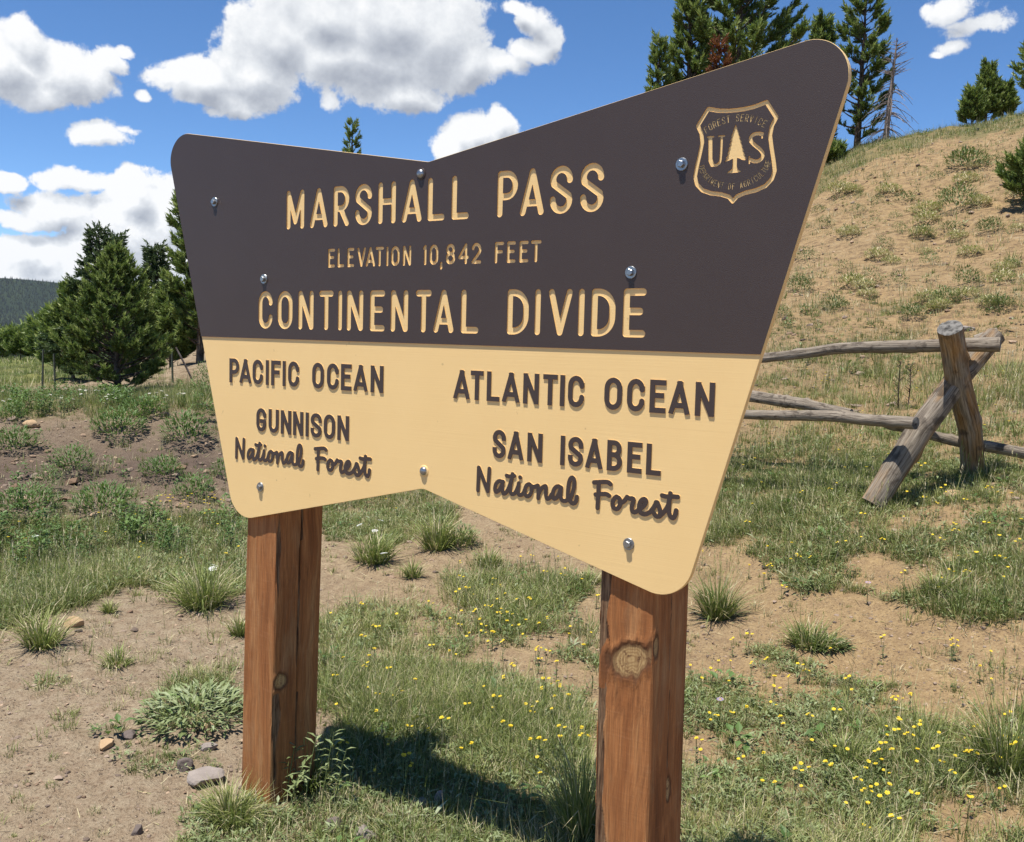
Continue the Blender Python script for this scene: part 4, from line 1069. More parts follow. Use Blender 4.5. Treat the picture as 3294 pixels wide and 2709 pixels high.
def tree(name, label, base, H, Rw, h0, seed, style='pine', nbr=60, per=26, shoot=.085, group=None, mats=None, lean=(0, 0), prof_pow=.8, dense=1.0, nn=14, top=None, cat='tree', trunk_r=None, one_side=0.0, vis_min=0.0):
    """trunk, limbs and a crown of needle clusters; h0 = height of the lowest limb"""
    rs = np.random.default_rng(seed)
    root = bpy.data.objects.new(name, None); COL.objects.link(root); root.location = tuple(base)
    tag(root, label, cat, group)
    wood = MB(); crown = MB()
    n = 14; t = np.linspace(0, 1, n)
    ax = np.stack([lean[0] * t + .02 * H * fbm(t * 3, 0 * t, seed, 2) * t, lean[1] * t + .02 * H * fbm(t * 3, 0 * t, seed + 4, 2) * t, t * H], -1)
    tr = trunk_r or H * .022
    wood.tube(np.vstack([ax[0] - [0, 0, .25], ax]), np.concatenate([[tr * 1.15], tr * (1 - t) ** .8 + .004]), 8)
    SP, SD, SL, ST = [], [], [], []
    for b_ in range(nbr):
        f = (b_ + rs.random()) / nbr
        h = h0 + (H - h0) * f ** .92; ph = b_ * 2.399 + rs.uniform(-.4, .4)
        fr = (h - h0) / (H - h0)
        if style == 'pine': reach = Rw * ((1 - fr) ** prof_pow) * (.55 + .45 * min(1, fr / .18)) * rs.uniform(.62, 1.12)
        else: reach = Rw * ((1 - fr) ** 1.0 + .04) * rs.uniform(.7, 1.1)
        reach = max(reach, shoot * .6)
        c = np.array([np.interp(h, ax[:, 2], ax[:, 0]), np.interp(h, ax[:, 2], ax[:, 1]), h])
        out_ = np.array([math.cos(ph), math.sin(ph), 0])
        up0 = {'pine': rs.uniform(.15, .45) + .55 * fr, 'spruce': rs.uniform(-.25, .05) + .5 * fr}[style]
        m_ = 7; s = np.linspace(0, 1, m_)
        curl = .35 if style == 'pine' else .16
        zz = reach * (up0 * s + curl * s ** 2.2 - (.18 * s if style == 'pine' else .0))
        sidev = np.array([-out_[1], out_[0], 0]) * rs.uniform(-.18, .18) * reach
        line = c + out_ * (reach * s)[:, None] + np.array([0, 0, 1]) * zz[:, None] + sidev * (s ** 2)[:, None]
        wood.tube(line, np.maximum(tr * .38 * (1 - fr * .6) * (1 - .85 * s), .0025 + .00025 * H), 4, 0, .5, False)
        # side twigs carry the shoots
        nt_ = max(3, int(per * (reach / Rw) ** .8 * dense))
        for q in range(nt_):
            u = rs.uniform(.30 if reach > Rw * .4 else .1, 1.0) ** .55
            p = np.array([np.interp(u, s, line[:, k]) for k in range(3)])
            sd = rs.uniform(-1, 1); tw = reach * rs.uniform(.10, .30) * (1.15 - u) + shoot * .4
            dr = out_ * rs.uniform(.4, 1.0) + np.array([-out_[1], out_[0], 0]) * sd * 1.1 + np.array([0, 0, rs.uniform(.05, .7) if style == 'pine' else rs.uniform(-.15, .3)])
            dr /= np.linalg.norm(dr)
            e = p + dr * tw
            ks = 3
            for z_ in range(ks):
                v = (z_ + 1) / ks
                SP.append(p + (e - p) * v * rs.uniform(.85, 1.0)); d2 = dr + np.array([rs.uniform(-.45, .45), rs.uniform(-.45, .45), rs.uniform(.25, 1.0) if style == 'pine' else rs.uniform(-.2, .35)])
                SD.append(d2); SL.append(shoot * rs.uniform(.75, 1.25)); ST.append(.42 + .30 * rs.uniform(-1, 1))
            if q % 3 == 0: wood.tube([p, e], [.003 + .0002 * H, .002], 3, 0, .5, False)
        SP.append(line[-1]); SD.append(line[-1] - line[-2] + [0, 0, .6 * reach / m_]); SL.append(shoot * 1.5); ST.append(.7)
    for q in range(10):
        SP.append(ax[-1] - [0, 0, H * .012 * q]); SD.append(np.array([rs.uniform(-.5, .5), rs.uniform(-.5, .5), 1.])); SL.append(shoot * 1.1); ST.append(.5)
    SP, SD, SL, ST = map(np.array, (SP, SD, SL, ST))
    shoots(crown, SP, SD, SL, 0, ST, nn, .62 if style == 'pine' else .5, .11, .85, rs)
    obj('trunk', wood.mesh('trunk', [MAT_BARK]), root)
    obj('crown', crown.mesh('crown', [mats or (MAT_NEEDLE if style == 'pine' else MAT_SPRUCE)]), root)
    return root
def gp(px, py, d):
    p = at(px, py, d); p[2] = float(ground_z(p[0], p[1])); return p
def gx(px, d):
    p = at(px, 700, d); p[2] = float(ground_z(p[0], p[1])); return p
def htop(px, py, d, base): return at(px, py, d)[2] - base[2]
def T(name, label, px, ptop, d, halfw, **k):
    base = gx(px, d); H = htop(k.pop('ptx', px), ptop, d, base); s = d / 2051.0
    return tree(name, label, base, H, halfw * s * 1.05, k.pop('h0f', .05) * H, **k)
NB_ = 'conifers at the edge of the meadow'
T('pine_tree', 'bushy young pine with branches down to the ground, in front of the darker spruces', 242, 518, 15.0, 118, h0f=.03, seed=5, nbr=120, per=24, shoot=.075, prof_pow=.92, nn=15)
T('spruce_tree', 'dark spruce with the tallest top behind the bushy young pine', 204, 476, 24.0, 92, seed=6, style='spruce', nbr=95, per=22, shoot=.13, nn=12)
T('spruce_tree', 'slim dark spruce just right of the bushy young pine', 320, 518, 23.0, 50, seed=7, style='spruce', nbr=85, per=22, shoot=.14, nn=12)
T('pine_tree', 'tall pine half hidden by the left edge of the sign', 412, 392, 19.0, 74, seed=8, nbr=62, per=18, shoot=.13, prof_pow=.5, nn=13, h0f=.05)
T('pine_tree', 'pale green pine between the slim spruce and the sign', 352, 610, 19.5, 55, seed=9, nbr=60, per=22, shoot=.13, nn=12, prof_pow=.6)
T('spruce_tree', 'second dark spruce top close beside the tallest one', 232, 494, 25.0, 56, seed=61, style='spruce', nbr=80, per=22, shoot=.16, nn=12)
T('pine_tree', 'low pine at the left foot of the dark spruce group', 150, 600, 24.0, 38, seed=10, nbr=60, per=22, shoot=.15, nn=12, prof_pow=.6)
T('pine_tree', 'small rounded pine at the meadow edge left of the group', 112, 655, 34.0, 26, seed=12, nbr=45, per=18, shoot=.2, nn=10, prof_pow=.5)
T('pine_tree', 'squat dark pine beyond the meadow near the left picture edge', 42, 693, 62.0, 26, seed=13, nbr=36, per=14, shoot=.36, nn=10, prof_pow=.5)
for k, (px, pt, d, hw) in enumerate(((5, 700, 78, 16), (22, 697, 80, 14), (66, 690, 70, 15), (84, 676, 60, 16), (126, 668, 46, 22), (-20, 695, 80, 18), (150, 690, 50, 20))):
    T('conifer', 'small dark conifer in the row along the far edge of the meadow', px, pt, d, hw, seed=30 + k, nbr=26, per=10, shoot=.42, nn=9, group=NB_, prof_pow=.6)
T('pine_tree', 'lone pine whose tip shows above the left half of the sign', 717, 254, 44.0, 26, seed=14, nbr=60, per=8, shoot=.17, nn=12, prof_pow=.5)
# trees on the shoulder of the hill
T('pine_tree', 'biggest pine on the hill, its broad crown running out of the top of the picture', 1500, -260, 34.0, 135, seed=15, nbr=112, per=28, shoot=.23, nn=13, prof_pow=.5, h0f=.16, trunk_r=.17)
T('pine_tree', 'narrow pine left of the biggest pine, its tip out of the picture', 1400, -50, 33.0, 62, seed=16, nbr=80, per=18, shoot=.22, nn=12, prof_pow=.6)
T('pine_tree', 'lowest pine at the left end of the hill group', 1340, 92, 32.0, 34, seed=17, nbr=60, per=13, shoot=.19, nn=12, prof_pow=.6)
T('dead_pine', 'rust-red dead young pine in front of the big pine on the hill', 1456, 88, 31.0, 32, seed=18, nbr=44, per=16, shoot=.16, nn=12, prof_pow=.5, mats=MAT_DEAD)
T('pine_tree', 'small pine top just left of the raised corner of the sign', 1663, 52, 38.0, 36, seed=19, nbr=80, per=14, shoot=.24, nn=11, prof_pow=.6)
T('pine_tree', 'tall slim pine right behind the raised corner of the sign', 1745, -24, 36.0, 60, seed=20, nbr=62, per=17, shoot=.20, nn=12, prof_pow=.55, h0f=.08)
T('pine_tree', 'low bushy pine at the foot of the tall slim pine', 1690, 318, 33.0, 30, seed=21, nbr=34, per=18, shoot=.2, nn=11, prof_pow=.6)
T('pine_tree', 'pointed pine standing alone on the skyline of the hill', 2003, 144, 36.0, 27, seed=22, nbr=50, per=12, shoot=.16, nn=12, prof_pow=.85)
T('pine_tree', 'short pine at the left foot of the pointed skyline pine', 1975, 196, 35.5, 20, seed=23, nbr=44, per=14, shoot=.17, nn=11, prof_pow=.7)
T('pine_tree', 'short pine at the right foot of the pointed skyline pine', 2036, 186, 36.5, 24, seed=24, nbr=44, per=14, shoot=.17, nn=11, prof_pow=.7)
T('pine_tree', 'open-branched pine cut by the right picture edge on the skyline', 2130, 14, 34.0, 62, seed=25, nbr=46, per=13, shoot=.20, nn=12, prof_pow=.5)
T('pine_shrub', 'bright green young pine on the hillside at the right picture edge', 2128, 306, 21.0, 86, seed=26, nbr=60, per=20, shoot=.13, nn=13, prof_pow=.85, h0f=.02, cat='shrub')

def dead_tree(px, ptop, d, ptx):
    base = gx(px, d); H = htop(ptx, ptop, d, base); tp = at(ptx, ptop, d) - base
    rs = np.random.default_rng(4); w = MB(); t = np.linspace(0, 1, 14)
    ax = np.stack([tp[0] * t ** 1.2, tp[1] * t ** 1.2, tp[2] * t], -1); w.tube(np.vstack([[0, 0, -.3], ax]), np.concatenate([[.10], .095 * (1 - t) ** .8 + .008]), 7)
    for b_ in range(110):
        f = rs.uniform(.04, .98); c = np.array([np.interp(f, t, ax[:, k]) for k in range(3)]); ph = rs.uniform(0, 6.28)
        L_ = (1.05 * (1 - f) ** .6 + .12) * rs.uniform(.45, 1.0); s = np.linspace(0, 1, 5)
        o_ = np.array([math.cos(ph), math.sin(ph), 0])
        line = c + o_ * (L_ * s)[:, None] + np.array([0, 0, 1]) * (L_ * ((.35 if f > .6 else -.05) * s - (.0 if f > .6 else .55) * s ** 2))[:, None]
        w.tube(line, .013 * (1 - .8 * s) + .003, 3, 0, .5, False)
        for q in range(2):
            k = rs.integers(1, 4); e = line[k] + (o_ * rs.uniform(.1, .5) + np.array([-o_[1], o_[0], 0]) * rs.uniform(-.6, .6) + np.array([0, 0, rs.uniform(-.5, .2)])) * L_ * .35
            w.tube([line[k], e], [.005, .003], 3, 0, .5, False)
    root = bpy.data.objects.new('dead_tree', None); COL.objects.link(root); root.location = tuple(base)
    tag(root, 'bare grey dead tree on the skyline right of the tall slim pine', 'tree')
    obj('trunk', w.mesh('trunk', [MAT_DEADWOOD]), root)
dead_tree(1803, 78, 34.5, 1850)
def sapling():
    base = gx(1866, 10.5); rs = np.random.default_rng(3); w = MB(); cr = MB(); SP, SD = [], []
    for dx, H in ((-.03, .46), (.06, .42)):
        w.tube([(dx, 0, -.03), (dx * 1.2, .01, H * .5), (dx * 1.1, 0, H)], [.007, .005, .003], 5)
        for k in range(34):
            z = rs.uniform(.05, 1) * H; ph = rs.uniform(0, 6.28); l = rs.uniform(.03, .07); d_ = np.array([math.cos(ph), math.sin(ph), .7])
            p = np.array([dx * 1.1, 0, z]); w.tube([p, p + d_ * l], [.003, .0015], 3, 0, .5, False)
            if rs.random() < .7: SP.append(p + d_ * l * .5); SD.append(d_)
    SP, SD = np.array(SP), np.array(SD)
    shoots(cr, SP, SD, np.full(len(SP), .035), 0, np.full(len(SP), .35), 8, .6, .08, .8, rs)
    root = bpy.data.objects.new('pine_sapling', None); COL.objects.link(root); root.location = tuple(base)
    tag(root, 'sparse twin-stemmed pine sapling just behind the top rail of the log fence', 'sapling')
    obj('stem', w.mesh('stem', [MAT_BARK]), root); obj('crown', cr.mesh('crown', [MAT_NEEDLE]), root)
sapling()

# ================================================================== GRASS, FORBS, FLOWERS, STONES
def blades(mb, root, hd, L, w, lean, curve, tint, mi=0, segs=2, rs=rng):
    n = len(root)
    h = np.stack([np.cos(hd), np.sin(hd), np.zeros(n)], -1); up = np.array([0, 0, 1.])
    tw = hd + np.pi / 2 + rs.uniform(-.9, .9, n); sd = np.stack([np.cos(tw), np.sin(tw), np.zeros(n)], -1) * (w / 2)[:, None]
    if segs == 1:
        p1 = root + (h * np.sin(lean)[:, None] + up * np.cos(lean)[:, None]) * L[:, None]
        V = np.stack([root - sd, root + sd, p1], 1).reshape(-1, 3); i = np.arange(n) * 3
        mb.add(V, np.stack([i, i + 1, i + 2], -1), mi, np.repeat(tint, 3)); return
    p1 = root + (h * np.sin(lean)[:, None] + up * np.cos(lean)[:, None]) * (L * .5)[:, None]
    a2 = lean + curve
    p2 = p1 + (h * np.sin(a2)[:, None] + up * np.cos(a2)[:, None]) * (L * .5)[:, None]
    V = np.stack([root - sd, root + sd, p1 + sd * .8, p1 - sd * .8, p2], 1).reshape(-1, 3); i = np.arange(n) * 5
    F = np.concatenate([np.stack([i, i + 1, i + 2], -1), np.stack([i, i + 2, i + 3], -1), np.stack([i + 3, i + 2, i + 4], -1)])
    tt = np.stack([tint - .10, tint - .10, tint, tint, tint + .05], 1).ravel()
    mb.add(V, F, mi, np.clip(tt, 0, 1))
def leaves(mb, root, hd, pitch, L, w, tint, mi=0):
    """folded leaf of four facets"""
    n = len(root)
    d = np.stack([np.cos(hd) * np.cos(pitch), np.sin(hd) * np.cos(pitch), np.sin(pitch)], -1)
    s = np.stack([-np.sin(hd), np.cos(hd), np.zeros(n)], -1); u = np.cross(d, s); u *= np.sign(-u[:, 2:3] + 1e-9) * -1
    mid = root + d * (L * .5)[:, None]
    V = np.stack([root, mid + s * (w / 2)[:, None] + u * (w * .18)[:, None], root + d * L[:, None] - u * (L * .12)[:, None], mid - s * (w / 2)[:, None] + u * (w * .18)[:, None], mid], 1).reshape(-1, 3)
    i = np.arange(n) * 5
    F = np.concatenate([np.stack([i, i + 1, i + 4], -1), np.stack([i + 4, i + 1, i + 2], -1), np.stack([i, i + 4, i + 3], -1), np.stack([i + 4, i + 2, i + 3], -1)])
    mb.add(V, F, mi, np.repeat(tint, 5))

def sector(n, d0, d1, a0=-65.5, a1=-1.0):
    a = R(a0) + rng.random(n) * R(a1 - a0); d = np.sqrt(d0 ** 2 + rng.random(n) * (d1 ** 2 - d0 ** 2))
    x = CAM[0] + d * np.sin(a); y = CAM[1] + d * np.cos(a); z = ground_z(x, y)
    return x, y, z, d
def post_clear(x, y): return ~(((x > -.86) & (x < -.62) & (y > .0) & (y < .26)) | ((x > .58) & (x < .79) & (y > .0) & (y < .26)))

def tuft_field(mb, n, d0, d1, per, hgt, width, segs, rad, gate=None, tallf=.10, dryf=None):
    x, y, z, d = sector(n, d0, d1)
    c = cover(x, y, z); px, py = view_xy(x, y, z)
    ok = (rng.random(n) < c) & post_clear(x, y)
    if gate is not None: ok &= gate(px, py, d)
    x, y, z, c, px, py, d = [q[ok] for q in (x, y, z, c, px, py, d)]
    m_ = len(x)
    # each clump has its own height, colour and lean
    th = hgt * (.35 + 1.1 * rng.random(m_) ** 1.6) * (.55 + .45 * c)
    th = th * (1 + .9 * np.clip(fbm(x * .8, y * .8, 12.3, 2), -.3, 1))
    tc = np.clip(.42 + .20 * fbm(x * 1.3, y * 1.3, 3.1, 3) + rng.normal(0, .17, m_), .0, .78)
    dry = rng.random(m_) < np.where(c > .3, .16, .45)
    if dryf is not None: dry = rng.random(m_) < dryf
    k = per
    ang = rng.uniform(0, 2 * np.pi, (m_, k)); rr = rad * np.sqrt(rng.random((m_, k))) * (th / hgt)[:, None]
    root = np.stack([x[:, None] + rr * np.cos(ang), y[:, None] + rr * np.sin(ang), np.broadcast_to(z[:, None], (m_, k)) - .004], -1).reshape(-1, 3)
    hd = (ang + rng.uniform(-.9, .9, (m_, k))).ravel()
    L = (th[:, None] * rng.uniform(.45, 1.15, (m_, k))).ravel()
    lean = (rng.uniform(.05, .75, (m_, k)) * (.4 + .6 * rr / rad)).ravel() + rng.uniform(0, .15, m_ * k)
    curve = rng.uniform(.1, .95, m_ * k)
    w = width * rng.uniform(.6, 1.25, m_ * k)
    t = np.repeat(tc, k) + rng.uniform(-.10, .10, m_ * k)
    isdry = np.repeat(dry, k) | (rng.random(m_ * k) < .13)
    t = np.where(isdry, rng.uniform(.80, 1.0, m_ * k), np.clip(t, 0, .78))
    tall = rng.random(m_ * k) < tallf
    L = np.where(tall, L * 1.7, L); w = np.where(tall, w * .6, w); lean = np.where(tall, lean * .35, lean); curve = np.where(tall, curve * .35, curve)
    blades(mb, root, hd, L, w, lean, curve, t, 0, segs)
    return m_
gr = MB()
na = tuft_field(gr, 15000, 2.0, 5.2, 26, .075, .0028, 2, .045)
na += tuft_field(gr, 22000, 5.2, 9.0, 18, .10, .0038, 2, .055)
na += tuft_field(gr, 27000, 9.0, 16.0, 13, .13, .0075, 1, .07)
na += tuft_field(gr, 30000, 16.0, 42.0, 8, .17, .014, 1, .14)
na += tuft_field(gr, 9000, 42.0, 95.0, 7, .22, .05, 1, .4, lambda px, py, d: px < 500)
na += tuft_field(gr, 11000, 11.0, 34.0, 12, .14, .012, 1, .12, lambda px, py, d: (px > 1450) & (py < 720), dryf=.72)
na += tuft_field(gr, 15000, 2.0, 5.2, 14, .115, .0030, 2, .05, lambda px, py, d: (px > 640) & (px < 1240) & (py > 1450) & (py < 1615), dryf=.05)
na += tuft_field(gr, 9000, 2.0, 6.5, 12, .15, .0034, 2, .06, lambda px, py, d: (px > 1740) & (py > 1380))
# thin flowering stalks standing above the rest
def stalk_field(n, d0, d1, H, gate):
    x, y, z, d = sector(n, d0, d1); c = cover(x, y, z); px, py = view_xy(x, y, z)
    ok = (rng.random(n) < c) & gate(px, py, d) & post_clear(x, y)
    x, y, z, d = x[ok], y[ok], z[ok], d[ok]; m_ = len(x); wd = np.maximum(.0013, d * .00035)
    L = H * rng.uniform(.55, 1.2, m_); a = rng.uniform(-1.2, 1.9, m_); ln_ = rng.uniform(.0, .32, m_); t = np.where(rng.random(m_) < .4, rng.uniform(.8, 1, m_), rng.uniform(.15, .6, m_))
    rt = np.stack([x, y, z], -1); blades(gr, rt, a, L, wd, ln_, rng.uniform(0, .2, m_), t, 0, 2)
    td = np.stack([np.cos(a) * np.sin(ln_), np.sin(a) * np.sin(ln_), np.cos(ln_)], -1)
    for q in range(4):
        c_ = rt + td * (L * (.80 + .06 * q))[:, None]
        blades(gr, c_, rng.uniform(0, 6.28, m_), L * .10, wd * 2.2, rng.uniform(.15, .5, m_), np.zeros(m_), np.clip(t + .1, 0, 1), 0, 1)
stalk_field(5200, 2.4, 9.5, .17, lambda px, py, d: (px > -50))
stalk_field(3600, 4.6, 8.5, .27, lambda px, py, d: (px < 520))
stalk_field(2600, 5.5, 12, .26, lambda px, py, d: (px > 1400))
# small dry blades and litter lying on bare soil
x, y, z, d = sector(26000, 2.0, 14)
c = cover(x, y, z); ok = (rng.random(len(x)) < .16 + .8 * c); x, y, z, d = x[ok], y[ok], z[ok], d[ok]
blades(gr, np.stack([x, y, z + .003], -1), rng.uniform(0, 6.28, len(x)), rng.uniform(.02, .07, len(x)) * (1 + d / 12), rng.uniform(.0015, .003, len(x)) * (1 + d / 8), rng.uniform(1.25, 1.52, len(x)), rng.uniform(-.1, .1, len(x)), rng.uniform(.82, 1, len(x)))
o = obj('grass', gr.mesh('grass', [MAT_GRASS])); tag(o, 'mixed green and dry grass growing in patches over the sandy ground', 'grass', kind='stuff')

# forbs: low leafy rosettes among the grass, shrubby growth on the bank
fb = MB()
def forb_field(n, d0, d1, k, L0, w0, hgt, gate, mi, tlo=.2, thi=.8, pr=1.0):
    x, y, z, d = sector(n, d0, d1)
    c = cover(x, y, z); px, py = view_xy(x, y, z)
    ok = (rng.random(n) < c * pr) & gate(px, py, d, c) & post_clear(x, y)
    x, y, z = x[ok], y[ok], z[ok]; m_ = len(x)
    sc_ = rng.uniform(.55, 1.3, m_); t0 = rng.uniform(tlo, thi, m_)
    ang = rng.uniform(0, 6.28, (m_, k)); rr = np.sqrt(rng.random((m_, k))) * L0 * 1.5 * sc_[:, None]
    hz = rng.random((m_, k)) ** .8 * hgt * sc_[:, None]
    rr = rr * (1 - .35 * hz / (hgt * 1.3))
    root = np.stack([x[:, None] + rr * np.cos(ang), y[:, None] + rr * np.sin(ang), z[:, None] + hz], -1).reshape(-1, 3)
    hd = (ang + rng.uniform(-1.2, 1.2, (m_, k))).ravel(); pitch = rng.uniform(-.1, .85, m_ * k)
    L = (L0 * sc_[:, None] * rng.uniform(.6, 1.2, (m_, k))).ravel(); w = L * w0
    leaves(fb, root, hd, pitch, L, w, np.clip(np.repeat(t0, k) + rng.uniform(-.18, .18, m_ * k), 0, 1), mi)
    return m_
fore = lambda px, py, d, c: c > .2
bankg = lambda px, py, d, c: (px < 640) & (d > 7.2) & (d < 13.5)
nb = forb_field(9000, 2.0, 5.2, 15, .024, .34, .035, fore, 0, pr=.65)
nb += forb_field(9000, 5.2, 9.5, 13, .034, .34, .05, fore, 0, pr=.6)
nb += forb_field(2600, 2.2, 9.5, 9, .018, .4, .01, lambda px, py, d, c: c < .2, 0, pr=3.0)
nb += forb_field(1500, 2.2, 8.5, 9, .062, .20, .02, lambda px, py, d, c: (c > .3), 0, .4, .95, pr=.5)
nb += forb_field(900, 2.2, 9.5, 11, .045, .5, .05, lambda px, py, d, c: (c > .3), 1, .3, .9, pr=.5)
nb += forb_field(5200, 7.2, 13.5, 46, .034, .62, .17, lambda px, py, d, c: bankg(px, py, d, c) & (fbm(px / 60, py / 30, 3, 2) > -.1), 1, .25, .9, pr=1.0)
nb += forb_field(16000, 12, 40, 12, .06, .5, .09, lambda px, py, d, c: px > 600, 0, pr=.35)
o = obj('ground_cover', fb.mesh('ground_cover', [MAT_FORB, MAT_BUSH])); tag(o, 'low grey-green leafy herbs and shrubby growth mixed through the grass', 'ground cover', kind='stuff')

# pebbles and clods
def stones(n, d0, d1, s0, s1, gate=None):
    x, y, z, d = sector(n, d0, d1)
    c = cover(x, y, z); px, py = view_xy(x, y, z)
    ok = (rng.random(n) > c * .8)
    if gate is not None: ok &= gate(px, py, d)
    x, y, z, d = x[ok], y[ok], z[ok], d[ok]; m_ = len(x)
    t = (1 + 5 ** .5) / 2
    base = np.array([(-1, t, 0), (1, t, 0), (-1, -t, 0), (1, -t, 0), (0, -1, t), (0, 1, t), (0, -1, -t), (0, 1, -t), (t, 0, -1), (t, 0, 1), (-t, 0, -1), (-t, 0, 1)]) / 1.9
    Fi = np.array([(0, 11, 5), (0, 5, 1), (0, 1, 7), (0, 7, 10), (0, 10, 11), (1, 5, 9), (5, 11, 4), (11, 10, 2), (10, 7, 6), (7, 1, 8), (3, 9, 4), (3, 4, 2), (3, 2, 6), (3, 6, 8), (3, 8, 9), (4, 9, 5), (2, 4, 11), (6, 2, 10), (8, 6, 7), (9, 8, 1)])
    s = s0 * (s1 / s0) ** (rng.random(m_) ** 2.2)
    V = base[None] * (1 + rng.uniform(-.3, .3, (m_, 12, 1))) * s[:, None, None] * np.array([1, 1, .6]) * rng.uniform(.7, 1.3, (m_, 1, 3))
    a = rng.uniform(0, 6.28, m_); ca, sa = np.cos(a)[:, None], np.sin(a)[:, None]
    V = np.stack([V[..., 0] * ca - V[..., 1] * sa, V[..., 0] * sa + V[..., 1] * ca, V[..., 2]], -1) + np.stack([x, y, z + s * .15], -1)[:, None]
    F = (Fi[None] + (np.arange(m_) * 12)[:, None, None]).reshape(-1, 3)
    pb.add(V.reshape(-1, 3), F, np.repeat(rng.integers(0, 2, m_), 20), np.repeat(rng.random(m_), 12))
pb = MB()
def peb(name, lo, hi):
    def f(bb):
        t = bb.n('ShaderNodeAttribute', attribute_name='tint').outputs['Fac']
        out(bb, P(bb, bb.ramp(t, [(0, lo), (.5, tuple((a + b_) / 2 for a, b_ in zip(lo, hi))), (1, hi)]), .92, None, .1))
    return mat(name, f)
MP1 = peb('pebble_a', (.16, .105, .07), (.40, .29, .20)); MP2 = peb('pebble_b', (.10, .075, .06), (.33, .25, .19))
stones(8500, 2.0, 5.5, .0026, .013); stones(4200, 5.5, 12, .006, .024)
stones(1500, 7.4, 11.5, .012, .07, lambda px, py, d: px < 620)
stones(4500, 10, 34, .014, .06, lambda px, py, d: px > 1300)
o = obj('pebbles', pb.mesh('pebbles', [MP1, MP2])); tag(o, 'small pebbles and crumbs of earth scattered over the bare soil', 'pebbles', kind='stuff')

# ---- rocks one can point to
def rock(px, py, w, h, label, mt, name='rock', flat_=1.0, dz=0.0):
    b0 = gp(px, py, 1); r = bearing_dir(px, py)
    # meet the ground along the line of sight
    d = 2.0
    for _ in range(400):
        p = at(px, py, d)
        if p[2] < ground_z(p[0], p[1]): break
        d += .03
    s = d / 2051 / max(.2, math.hypot(r[0], r[1])); W_, H_ = w * s / 2, h * s / 2
    rs = np.random.default_rng(int(px * 7 + py))
    import bmesh
    bm = bmesh.new(); bmesh.ops.create_icosphere(bm, subdivisions=3, radius=1)
    V = np.array([v.co[:] for v in bm.verts]); Fc = np.array([[v.index for v in f.verts] for f in bm.faces]); bm.free()
    n_ = rs.normal(size=(9, 3)); n_ /= np.linalg.norm(n_, axis=1)[:, None]
    for q in n_:
        k = V @ q; lim = rs.uniform(.55, .85); V = V - np.maximum(k - lim, 0)[:, None] * q
    V = V * (1 + .05 * fbm(V[:, 0] * 3, V[:, 1] * 3, V[:, 2] * 3 + px, 3))[:, None]
    V = V * [W_, W_ * .8, H_ * 1.1]
    o = obj(name, mesh_np(name, V, Fc, mt, None, False), None, (p[0], p[1], float(ground_z(p[0], p[1])) + H_ * .45 + dz), rs.uniform(0, 6)); tag(o, label, 'rock')
rock(152, 1296, 38, 26, 'wedge-shaped tan rock on bare soil at the left, below the tall grass', MAT_ROCK_TAN)
rock(163, 1304, 16, 9, 'small dark stone tucked against the wedge-shaped tan rock', MAT_ROCK_DARK)
rock(219, 1540, 36, 20, 'pale rough tan stone on the soil left of the left post', MAT_ROCK_TAN)
rock(267, 1524, 30, 20, 'dark angular stone beside the pale rough stone', MAT_ROCK_DARK)
rock(432, 1511, 30, 24, 'rounded tan stone below the leafy weed by the left post', MAT_ROCK_TAN)
rock(432, 1546, 36, 20, 'grey angular stone close to the left post', MAT_ROCK)
rock(381, 1592, 34, 28, 'dark reddish stone left of the flat grey rock', MAT_ROCK_DARK)
rock(424, 1612, 88, 34, 'wide flat grey rock half buried left of the left post', MAT_ROCK)
rock(906, 1668, 28, 40, 'upright pinkish-grey stone in the grass in the shadow of the sign', MAT_ROCK)
rock(868, 1662, 44, 24, 'low grey stone beside the upright stone under the sign', MAT_ROCK)
rock(752, 1735, 56, 34, 'pale stone at the bottom edge of the picture right of the left post', MAT_ROCK)
rock(690, 1716, 40, 36, 'dark crumbly stone next to the pale stone at the bottom edge', MAT_ROCK_DARK)
rock(284, 1722, 30, 20, 'dark stone on bare soil at the bottom left', MAT_ROCK_DARK)
rock(84, 1411, 14, 14, 'small yellowish stone on the soil at the left edge', MAT_ROCK_TAN)
rock(412, 753, 10, 7, 'pale stone on the dirt slope beside the left edge of the sign', MAT_ROCK)
rock(1996, 640, 40, 12, 'flat slab of stone on the slope above the log fence', MAT_ROCK)
rock(1965, 1022, 44, 14, 'low stone between the two legs of the log fence', MAT_ROCK_TAN)
rock(66, 880, 34, 18, 'tan rock among the shrubs on the left bank', MAT_ROCK_TAN)
def driftwood():
    a, b_ = at(2006, 262, 33), at(2016, 276, 31.5)
    a[2] = ground_z(a[0], a[1]) + .06; b_[2] = ground_z(b_[0], b_[1]) + .06
    m_ = MB(); m_.tube([a - a, (b_ - a)], [.05, .04], 8)
    o = obj('fallen_branch', m_.mesh('fallen_branch', [MAT_LOGEND]), None, tuple(a)); tag(o, 'short pale branch lying near the crest of the hill', 'branch')
driftwood()

